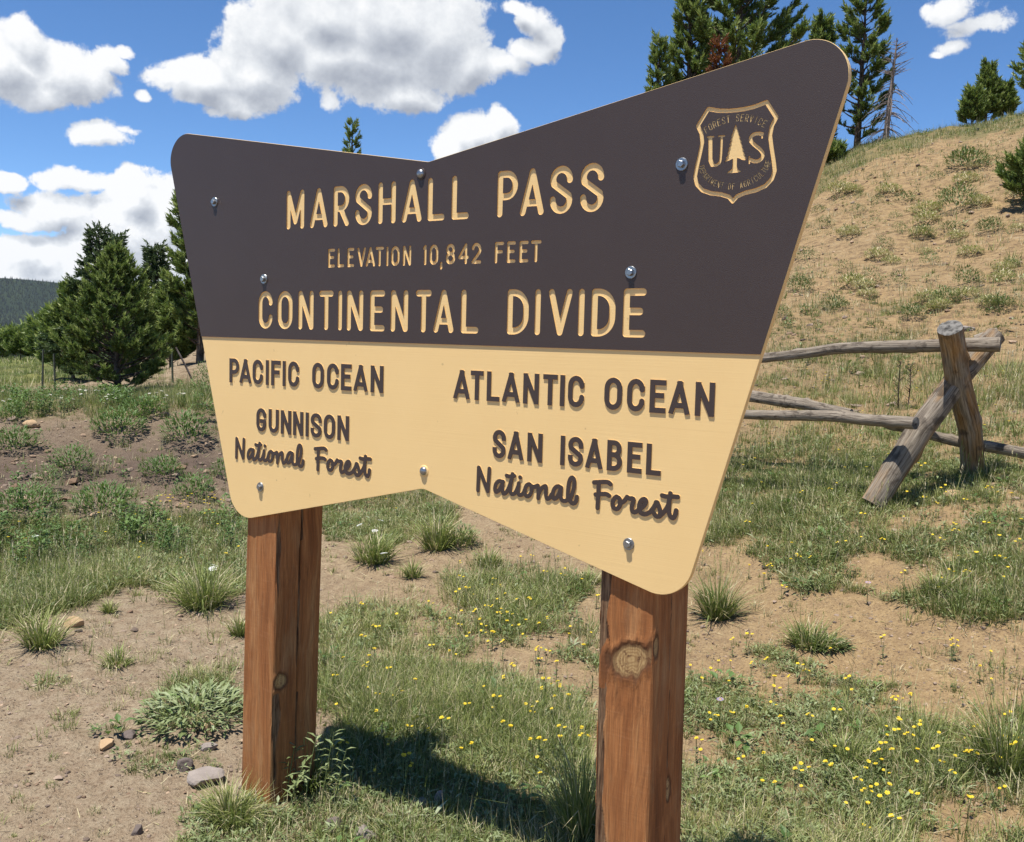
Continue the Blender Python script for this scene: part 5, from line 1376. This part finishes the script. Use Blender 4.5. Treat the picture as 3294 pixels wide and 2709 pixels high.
# ---- single clumps one can point to
def ground_hit(px, py, d0=1.8, step=.02):
    d = d0
    for _ in range(4000):
        p = at(px, py, d)
        if p[2] < ground_z(p[0], p[1]): break
        d += step * max(1, d / 6)
    p[2] = float(ground_z(p[0], p[1])); return p, math.hypot(p[0] - CAM[0], p[1] - CAM[1])
def clump(px, py, w, h, label, kind='grass', seed=0, n=None, group=None, tone=.42, stalks=0, cat='grass clump', name=None, lean=0.0):
    p, d = ground_hit(px, py); s = d / 2051 * 1.05; rad = w * s / 2; H = h * s
    rs = np.random.default_rng(seed + int(px)); m_ = MB(); far = d > 9
    if kind in ('grass', 'drygrass'):
        n = n or (260 if not far else 120)
        a = rs.uniform(0, 6.28, n); q = np.sqrt(rs.random(n)); r0 = q * rad * .45
        L = H * (.35 + .85 * rs.random(n) ** .8) * (1.15 - .25 * q); lean_ = np.abs(rs.normal(.12, .38, n)) + q * math.atan(rad / H) * .6; ecc = rs.uniform(.5, 1.0); off = rs.uniform(-.25, .25, 2) * rad
        t = tone + rs.uniform(-.2, .2, n) ; t = np.where(rs.random(n) < (.20 if kind == 'grass' else .75), rs.uniform(.82, 1, n), np.clip(t, 0, .76))
        blades(m_, np.stack([r0 * np.cos(a) + off[0] * q, r0 * ecc * np.sin(a) + off[1] * q, np.zeros(n) - .005], -1), a + rs.normal(0, .7, n), L, np.full(n, max(.0034, .0022 * d * .5)) * rs.uniform(.7, 1.3, n), lean_ + lean, rs.uniform(.1, .9, n), t, 0, 2, rs)
        if stalks:
            a = rs.uniform(0, 6.28, stalks); L = H * rs.uniform(1.1, 1.7, stalks); ln_ = rs.uniform(.02, .3, stalks)
            rt = np.stack([rad * .3 * np.cos(a), rad * .3 * np.sin(a), np.zeros(stalks)], -1)
            blades(m_, rt, a, L, np.full(stalks, .0022), ln_, rs.uniform(.0, .25, stalks), rs.uniform(.3, .6, stalks), 0, 2, rs)
            tipd = np.stack([np.cos(a) * np.sin(ln_), np.sin(a) * np.sin(ln_), np.cos(ln_)], -1)
            for k in range(stalks):
                c = rt[k] + tipd[k] * L[k] * .97
                kk = 7; aa = rs.uniform(0, 6.28, kk)
                blades(m_, c - tipd[k] * rs.uniform(0, H * .22, kk)[:, None], aa, np.full(kk, H * .07), np.full(kk, .0035), rs.uniform(.2, .6, kk), np.full(kk, .1), np.full(kk, rs.uniform(.55, .9)), 0, 1, rs)
    mi_ = 1 if (kind != 'bush' or tone < .45) else 2
    if kind == 'deadbush': kind = 'bush'; mi_ = 0
    if kind in ('leafy', 'bush', 'mixed'):
        n = n or (420 if kind != 'bush' else 520)
        a = rs.uniform(0, 6.28, n); q = np.sqrt(rs.random(n)); hz = rs.random(n) ** (.9 if kind == 'leafy' else .6) * H * np.sqrt(np.clip(1 - .8 * q ** 2, 0, 1)) * (.55 if kind == 'leafy' else .85)
        L = {'leafy': max(.05, rad * .22), 'bush': max(.022, rad * (.26 if mi_ == 0 else .20)), 'mixed': max(.03, rad * .2)}[kind] * rs.uniform(.6, 1.25, n)
        root = np.stack([q * rad * .85 * np.cos(a), q * rad * .85 * np.sin(a), hz], -1)
        leaves(m_, root, a + rs.uniform(-.8, .8, n), rs.uniform(-.1, .9, n) if kind == 'leafy' else rs.uniform(.2, 1.3, n), L, L * (.24 if kind == 'leafy' else .30), np.clip(tone + rs.uniform(-.25, .3, n), 0, 1), mi_)
    if kind == 'mixed':
        n = 90; a = rs.uniform(0, 6.28, n); q = np.sqrt(rs.random(n))
        blades(m_, np.stack([q * rad * .6 * np.cos(a), q * rad * .6 * np.sin(a), np.zeros(n)], -1), a, H * rs.uniform(.6, 1.1, n), np.full(n, .0016 * d * .6), rs.uniform(.1, .6, n), rs.uniform(.1, .7, n), np.clip(tone + rs.uniform(-.2, .3, n), 0, 1), 0, 2, rs)
    nm = name or {'grass': 'grass_clump', 'drygrass': 'grass_clump', 'leafy': 'leafy_weed', 'bush': 'shrub', 'mixed': 'herb_clump'}[kind]
    o = obj(nm, m_.mesh(nm, [MAT_GRASS, MAT_FORB, MAT_BUSH]), None, tuple(p)); tag(o, label, cat, group); return o
GC = 'separate grass clumps on the bare soil'
clump(85, 1335, 120, 85, 'spreading grass clump with seed stalks at the left edge, left of the tan wedge rock', stalks=14, group=GC, tone=.5)
clump(226, 1262, 46, 32, 'small round grass tuft above the tan wedge rock', n=130, group=GC, tone=.5)
clump(240, 1367, 90, 42, 'flat star-shaped grass tuft on bare soil below the tan wedge rock', n=150, group=GC, stalks=3, tone=.4)
clump(430, 1250, 165, 95, 'big tall-stalked grass clump left of the left post, with a white yarrow in it', n=420, stalks=46, group=GC, tone=.45)
clump(496, 1312, 60, 50, 'grass tuft touching the left side of the left post', n=150, group=GC)
clump(402, 1490, 230, 105, 'broad pale leafy weed patch against the left post', 'leafy', tone=.62, n=620, cat='weed')
clump(785, 1160, 135, 78, 'grass clump behind the left post, just below the white yarrows', n=330, stalks=22, group=GC)
clump(848, 1192, 52, 46, 'small upright grass tuft alone on bare soil between the posts', n=130, group=GC)
clump(900, 1130, 100, 90, 'tall bright grass clump under the low notch of the sign', n=260, stalks=12, group=GC, tone=.5)
clump(945, 1125, 100, 50, 'grey-green herb clump beside the tall bright grass under the notch', 'mixed', tone=.55, cat='herb')
clump(1003, 1170, 90, 44, 'low grass clump on bare soil right of the notch', n=170, stalks=8, group=GC)
clump(1215, 1205, 56, 36, 'grass tuft at the left side of the right post, under the tan panel', n=140, group=GC)
clump(1478, 1278, 110, 100, 'dark upright grass clump right of the lower right corner of the sign', n=380, stalks=26, group=GC, tone=.28)
clump(1660, 1330, 170, 62, 'flopped dark grass clump on the sandy path right of the sign', n=380, stalks=10, group=GC, tone=.30)
clump(1712, 1338, 70, 22, 'flat bright green herb mat at the right foot of the flopped grass clump', 'leafy', tone=.25, n=200, cat='herb')
clump(1940, 1225, 90, 50, 'fresh grass clump at the edge of the sandy path on the right', n=200, group=GC, tone=.52)
clump(2075, 1600, 150, 150, 'tall dark grass with dark seed heads at the right picture edge', n=420, stalks=60, group=GC, tone=.34)
clump(1198, 1742, 120, 250, 'tall green grass against the left side of the right post', n=420, stalks=16, group=GC, tone=.50)
clump(470, 1690, 200, 90, 'fresh green grass clump in front of the left post', n=520, group=GC, tone=.5)
clump(640, 1620, 170, 95, 'dark grass clump in the shadow right of the left post', n=420, stalks=10, group=GC, tone=.35)
clump(1755, 1575, 150, 70, 'large grass tuft full of yellow flowers in the lower right meadow', n=320, group=GC, tone=.35)
def where_hill(px, py):
    a = 'just under the crest' if py < 400 else 'on the upper slope' if py < 470 else 'in the middle of the slope' if py < 560 else 'on the lower slope' if py < 625 else 'just above the log fence'
    b_ = 'beside the edge of the sign' if px < 1725 else 'left of the middle' if px < 1820 else 'in the middle' if px < 1900 else 'right of the middle' if px < 1985 else 'near the right picture edge'
    return a + ', ' + b_
HB = 'green shrubs scattered on the bare hillside'
hill_b = [(1976, 434, 62, 52, .62), (1992, 346, 70, 34, .5), (1868, 420, 40, 22, .35), (1945, 415, 34, 20, .4), (1853, 478, 26, 20, .5), (1916, 548, 34, 30, .7), (1820, 516, 36, 26, .3), (1945, 632, 50, 40, .5), (1795, 588, 38, 40, .3), (1852, 592, 36, 30, .3), (1906, 492, 36, 26, .4),
          (1996, 592, 48, 36, .45), (2090, 556, 36, 26, .5), (2040, 480, 44, 30, .35), (1700, 470, 32, 24, .35), (1745, 484, 26, 20, .4), (1768, 440, 28, 20, .45), (1664, 540, 40, 30, .3), (1650, 600, 46, 30, .35), (1720, 640, 46, 28, .35), (1880, 655, 44, 28, .4), (1810, 420, 22, 16, .5), (1740, 560, 30, 22, .3), (1772, 408, 20, 16, .6), (1688, 440, 26, 16, .3), (1960, 480, 40, 20, .25), (2046, 350, 40, 24, .4), (1930, 372, 28, 18, .3), (1846, 450, 22, 14, .6), (1612, 655, 34, 24, .4), (2060, 640, 46, 28, .4)]
spec = {0: 'largest round green shrub high on the bare hillside', 1: 'wide green shrub just below the crest of the hill', 5: 'single bright green tuft in the middle of the hillside', 7: 'green shrub just above the cut top of the fence leg'}
for k, (px, py, w, h, t) in enumerate(hill_b):
    clump(px, py, w * 1.25, h * 1.1, spec.get(k, ('bright green tuft ' if t > .45 else 'dull grey-green shrub ') + where_hill(px, py)), 'bush', seed=k, n=520 if w > 40 else 260, tone=t * .7, cat='shrub', group=HB, name='hill_shrub')
bl_ = ['', 'wide leafy shrub right of the middle of the dark bank', '', 'leafy shrub high on the bank near the left picture edge', 'narrow leafy shrub low on the bank above the tall grass', 'low leafy shrub on the bank left of the sign', 'leafy shrub at the foot of the bank at the left picture edge', 'broad leafy shrub at the foot of the bank in its middle', 'leafy shrub at the foot of the bank near the sign', 'small shrub touching the lower left edge of the sign', 'low shrub on the crest right below the front pine', '', 'low shrub on the crest at the left picture edge']
DB = 'dry grey-brown clumps on the bare hillside'
rd = np.random.default_rng(21)
for k in range(34):
    px, py = rd.uniform(1625, 2105), rd.uniform(345, 650)
    if py < 235 + (2111 - px) * .27 + 60 or px < 1700 - (py - 400) * .33: continue
    w = rd.uniform(22, 54)
    clump(px, py, w * 1.1, w * .5, 'dry grey-brown clump ' + where_hill(px, py), 'deadbush', seed=300 + k, n=460, tone=rd.uniform(.80, .92), cat='dry clump', group=DB, name='dry_clump')
BB = 'leafy shrubs on the left bank'
bank_b = [(150, 975, 90, 60), (245, 900, 110, 60), (385, 915, 110, 70), (30, 930, 90, 50), (100, 1015, 60, 60), (330, 985, 90, 46), (60, 1060, 120, 60), (215, 1055, 130, 60), (400, 1030, 90, 60), (460, 985, 60, 44), (300, 860, 90, 46), (420, 800, 50, 60), (20, 870, 70, 44)]
sb = {0: 'round leafy shrub in the middle of the dark bank on the left', 2: 'bright green shrub on the bank beside the sign edge', 11: 'tall bright shrub at the left edge of the sign above the bank'}
for k, (px, py, w, h) in enumerate(bank_b):
    clump(px, py, w, h, sb.get(k, bl_[k]), 'bush', seed=50 + k, n=520, tone=.55, cat='shrub', group=BB, name='bank_shrub')

# leafy stem in front of the left post
def weed_stem():
    p, d = ground_hit(600, 1640); m_ = MB(); rs = np.random.default_rng(8)
    for (dx, dy, H, ph) in ((-.05, -.07, .25, 2.6), (-.02, -.05, .19, 2.2), (.03, -.05, .20, 1.4), (.07, -.07, .15, .4), (.09, -.02, .24, 1.0), (.15, 0, .27, .7), (.19, .02, .22, .4)):
        top = np.array([dx + .05 * math.cos(ph), dy + .03 * math.sin(ph), H]); m_.tube([(dx, dy, 0), top * .5 + np.array([dx, dy, 0]) * .5 + [0, 0, .02], top], [.0022, .0018, .0012], 5, 1, .35)
        n = 16; s = np.linspace(.25, 1, n); pts = np.array([dx, dy, 0]) + (top - [dx, dy, 0]) * s[:, None]
        leaves(m_, pts, rs.uniform(0, 6.28, n), rs.uniform(-.2, .7, n), rs.uniform(.035, .06, n), rs.uniform(.009, .014, n), rs.uniform(.35, .8, n), 1)
    o = obj('weed_stem', m_.mesh('weed_stem', [MAT_GRASS, MAT_FORB]), None, tuple(p)); tag(o, 'leafy upright weed growing at the foot of the left post', 'weed')
weed_stem()

# ---- flowers
def flower_mesh(kind, seed, size=1.0):
    rs = np.random.default_rng(seed); m_ = MB(); H = .085 * rs.uniform(.8, 1.3)
    heads = {'yellow': rs.integers(1, 4), 'yarrow': 1, 'daisy': 1}[kind]
    for q in range(heads):
        dx, dy = rs.uniform(-.02, .02, 2) * (q > 0); z = H * rs.uniform(.8, 1.05)
        if kind == 'yarrow': z = .16
        m_.tube([(0, 0, -.01), (dx * .5, dy * .5, z * .6), (dx, dy, z)], [.0013, .0011, .0009], 4, 0, .45)
        leaves(m_, np.array([[dx * .4, dy * .4, z * k] for k in (.15, .3, .5)]), rs.uniform(0, 6.28, 3), np.full(3, .4), np.full(3, .022), np.full(3, .008), np.full(3, .5), 0)
        c = np.array([dx, dy, z]); tilt = np.array([rs.uniform(-.35, .35), rs.uniform(-.55, .1), 1.]); tilt /= np.linalg.norm(tilt)
        e1 = np.cross(tilt, [0, 1, .1]); e1 /= np.linalg.norm(e1); e2 = np.cross(tilt, e1)
        if kind == 'yellow':
            r = .0074 * size
            for k in range(5):
                a = k * 2 * math.pi / 5 + rs.uniform(0, .2); d_ = e1 * math.cos(a) + e2 * math.sin(a); s_ = -e1 * math.sin(a) + e2 * math.cos(a)
                V = [c + d_ * r * .1, c + d_ * r * .7 + s_ * r * .52 + tilt * r * .2, c + d_ * r * 1.0 + s_ * r * .2 + tilt * r * .32, c + d_ * r * 1.0 - s_ * r * .2 + tilt * r * .32, c + d_ * r * .7 - s_ * r * .52 + tilt * r * .2]
                m_.add(V, [(0, 1, 2), (0, 2, 3), (0, 3, 4)], 1)
            V = [c + tilt * r * .22] + [c + (e1 * math.cos(k * 1.047) + e2 * math.sin(k * 1.047)) * r * .28 + tilt * r * .1 for k in range(6)]
            m_.add(V, [(0, 1 + k, 1 + (k + 1) % 6) for k in range(6)], 2)
        else:
            nn_ = 34 if kind == 'yarrow' else 12; sp = .024 if kind == 'yarrow' else .010
            for k in range(nn_):
                a = k * 2.4; rr = sp * math.sqrt((k + .5) / nn_) if kind == 'yarrow' else 0
                cc = c + (e1 * math.cos(a) + e2 * math.sin(a)) * rr + tilt * (-.25 * rr + rs.uniform(0, .002)); r = .0042 if kind == 'yarrow' else .010
                if kind == 'yarrow':
                    V = [cc] + [cc + (e1 * math.cos(j * 1.257) + e2 * math.sin(j * 1.257)) * r - tilt * .001 for j in range(5)]
                    m_.add(V, [(0, 1 + j, 1 + (j + 1) % 5) for j in range(5)], 1)
                    if k % 6 == 0: m_.tube([c - tilt * .035, cc], [.0008, .0006], 3, 0, .5, False)
                else:
                    a = k * 2 * math.pi / nn_; d_ = e1 * math.cos(a) + e2 * math.sin(a); s_ = -e1 * math.sin(a) + e2 * math.cos(a)
                    m_.add([c + d_ * r * .2, c + d_ * r + s_ * r * .16, c + d_ * r - s_ * r * .16], [(0, 1, 2)], 1)
            if kind == 'daisy':
                V = [c + tilt * .001] + [c + (e1 * math.cos(j * 1.047) + e2 * math.sin(j * 1.047)) * .003 for j in range(6)]
                m_.add(V, [(0, 1 + j, 1 + (j + 1) % 6) for j in range(6)], 2)
    return m_
YM = []
for k in range(8): YM.append(flower_mesh('yellow', 100 + k).mesh('yellow_flower', [MAT_FORB, MAT_YELLOW, MAT_YCENTRE]))
FR = [((655, 1300, 1235, 1640), 95), ((930, 1150, 1240, 1330), 40), ((1410, 1345, 1900, 1700), 62), ((1700, 1450, 2111, 1736), 36), ((1430, 900, 2111, 1220), 80), ((0, 1065, 500, 1190), 34), ((310, 1040, 460, 1075), 26), ((670, 1010, 900, 1070), 10), ((1560, 740, 2000, 860), 24), ((1880, 1330, 2111, 1420), 4)]
spots = []
rf = np.random.default_rng(77)
for (x0, y0, x1, y1), n in FR:
    k = 0; cc = [(rf.uniform(x0, x1), rf.uniform(y0, y1)) for _ in range(max(2, n // 5))]
    while k < n:
        c_ = cc[rf.integers(len(cc))]; px, py = (c_[0] + rf.normal() * (x1 - x0) * .10, c_[1] + rf.normal() * (y1 - y0) * .11) if rf.random() < .6 else (rf.uniform(x0, x1), rf.uniform(y0, y1))
        k += 1
        if (px > 1232 and px < 1420 and py > 1180) or (px > 495 and px < 670 and py > 1040): continue
        spots.append((px, py))
pts_f = []
for px, py in spots:
    p, d = ground_hit(px, py, 2.2, .05); pts_f.append((d, p))
pts_f.sort(key=lambda q: q[0])
def fl_lab(px, py):
    if px < 500: w_ = 'in the tall grass left of the left post'
    elif px < 700 or (px < 1240 and py < 1150): w_ = 'in the grass seen under the left half of the sign'
    elif px < 960: w_ = 'between the posts, nearer the left post'
    elif px < 1240: w_ = 'between the posts, nearer the right post'
    elif py > 1290 and px < 1750: w_ = 'in the meadow right beside the right post'
    elif py > 1290: w_ = 'in the lower right corner meadow'
    elif py > 1030: w_ = 'in the grass between the sandy path and the log fence'
    else: w_ = 'in the grass around and behind the log fence'
    return 'small yellow wildflower ' + w_
ys = MB()
for k, (d, p) in enumerate(pts_f):
    sc_ = rf.uniform(.8, 1.2) * (1 + max(0, d - 6) * .06)
    if k < 296:
        o = bpy.data.objects.new('yellow_flower', YM[k % 8]); COL.objects.link(o)
        o.location = tuple(p); o.rotation_euler = (0, 0, rf.uniform(-.8, .8)); o.scale = (sc_,) * 3
        tag(o, fl_lab(*view_xy(*p)), 'flower', 'yellow wildflowers in the grass')
    else:
        c = p + np.array([0, 0, .09]); r = .010 * sc_; a = np.arange(5) * 1.257
        V = np.vstack([[c], c + np.stack([r * np.cos(a), r * np.sin(a), .3 * r + 0 * a], -1)])
        ys.add(V, [(0, 1 + j, 1 + (j + 1) % 5) for j in range(5)], 0)
if ys.n:
    o = obj('distant_yellow_flowers', ys.mesh('distant_yellow_flowers', [MAT_YELLOW])); tag(o, 'tiny yellow flowers far back in the grass', 'flowers', kind='stuff')
yar = [(740, 1078, 'white yarrow heads left of the pair behind the left post'), (785, 1068, 'white yarrow cluster highest behind the left post'), (772, 1092, 'white yarrow head lowest of the three behind the left post'), (443, 1170, 'white yarrow rising from the tall-stalked grass clump'), (73, 1106, 'lone white yarrow in the grass at the left edge'), (790, 1142, 'single white yarrow head in the grass clump behind the left post'), (438, 1178, 'second white yarrow low in the tall-stalked grass clump')]
ymesh = [flower_mesh('yarrow', 200 + k).mesh('yarrow', [MAT_FORB, MAT_WHITE, MAT_YCENTRE]) for k in range(3)]
for k, (px, py, lab) in enumerate(yar):
    p, d = ground_hit(px, py + .155 * 2051 / 6.5 * .95); o = obj('yarrow', ymesh[k % 3], None, tuple(p), k * 1.3); tag(o, lab, 'flower')
dm = flower_mesh('daisy', 300).mesh('lilac_daisy', [MAT_FORB, MAT_LILAC, MAT_YCENTRE])
for px, py, lab in ((1482, 1475, 'lilac daisy in the yellow-flowered meadow right of the right post'), (1787, 1222, 'lilac daisy at the edge of the sandy path on the right')):
    p, d = ground_hit(px, py + 28); o = obj('lilac_daisy', dm, None, tuple(p)); o.scale = (1.5, 1.5, 1.3); tag(o, lab, 'flower')
wm = flower_mesh('daisy', 301).mesh('white_daisy', [MAT_FORB, MAT_WHITE, MAT_YCENTRE])
rw = np.random.default_rng(5)
for k in range(46):
    px, py = rw.choice([20, 125, 165, 210, 240, 330, 380]) + rw.normal() * 12, 842 + rw.normal() * 9
    p, d = ground_hit(px, py, 8); o = bpy.data.objects.new('white_daisy', wm); COL.objects.link(o); o.location = tuple(p); o.scale = (1.6,) * 3; o.rotation_euler = (0, 0, rw.uniform(0, 6))
    tag(o, 'tiny white wildflower on the grassy crest below the front pine', 'flower', 'white wildflowers on the crest')

# ================================================================== AIR
def haze():
    m_ = MB(); x0, x1, y0, y1, z0, z1 = -6500, 3500, -3000, 9500, -600, 330
    V = [(x, y, z) for z in (z0, z1) for y in (y0, y1) for x in (x0, x1)]
    m_.add(V, [(0, 2, 3, 1), (4, 5, 7, 6), (0, 1, 5, 4), (2, 6, 7, 3), (0, 4, 6, 2), (1, 3, 7, 5)], 0)
    mt = bpy.data.materials.new('haze'); mt.use_nodes = True; t = mt.node_tree; t.nodes.clear(); bb = NB(t)
    v = bb.n('ShaderNodeVolumePrincipled', {'Color': (.80, .88, 1, 1), 'Density': 2.6e-5, 'Anisotropy': .2})
    o_ = bb.n('ShaderNodeOutputMaterial'); t.links.new(v.outputs[0], o_.inputs['Volume'])
    o = obj('haze', m_.mesh('haze', [mt])); tag(o, 'thin haze in the air across the valley', 'haze', kind='stuff')
haze()
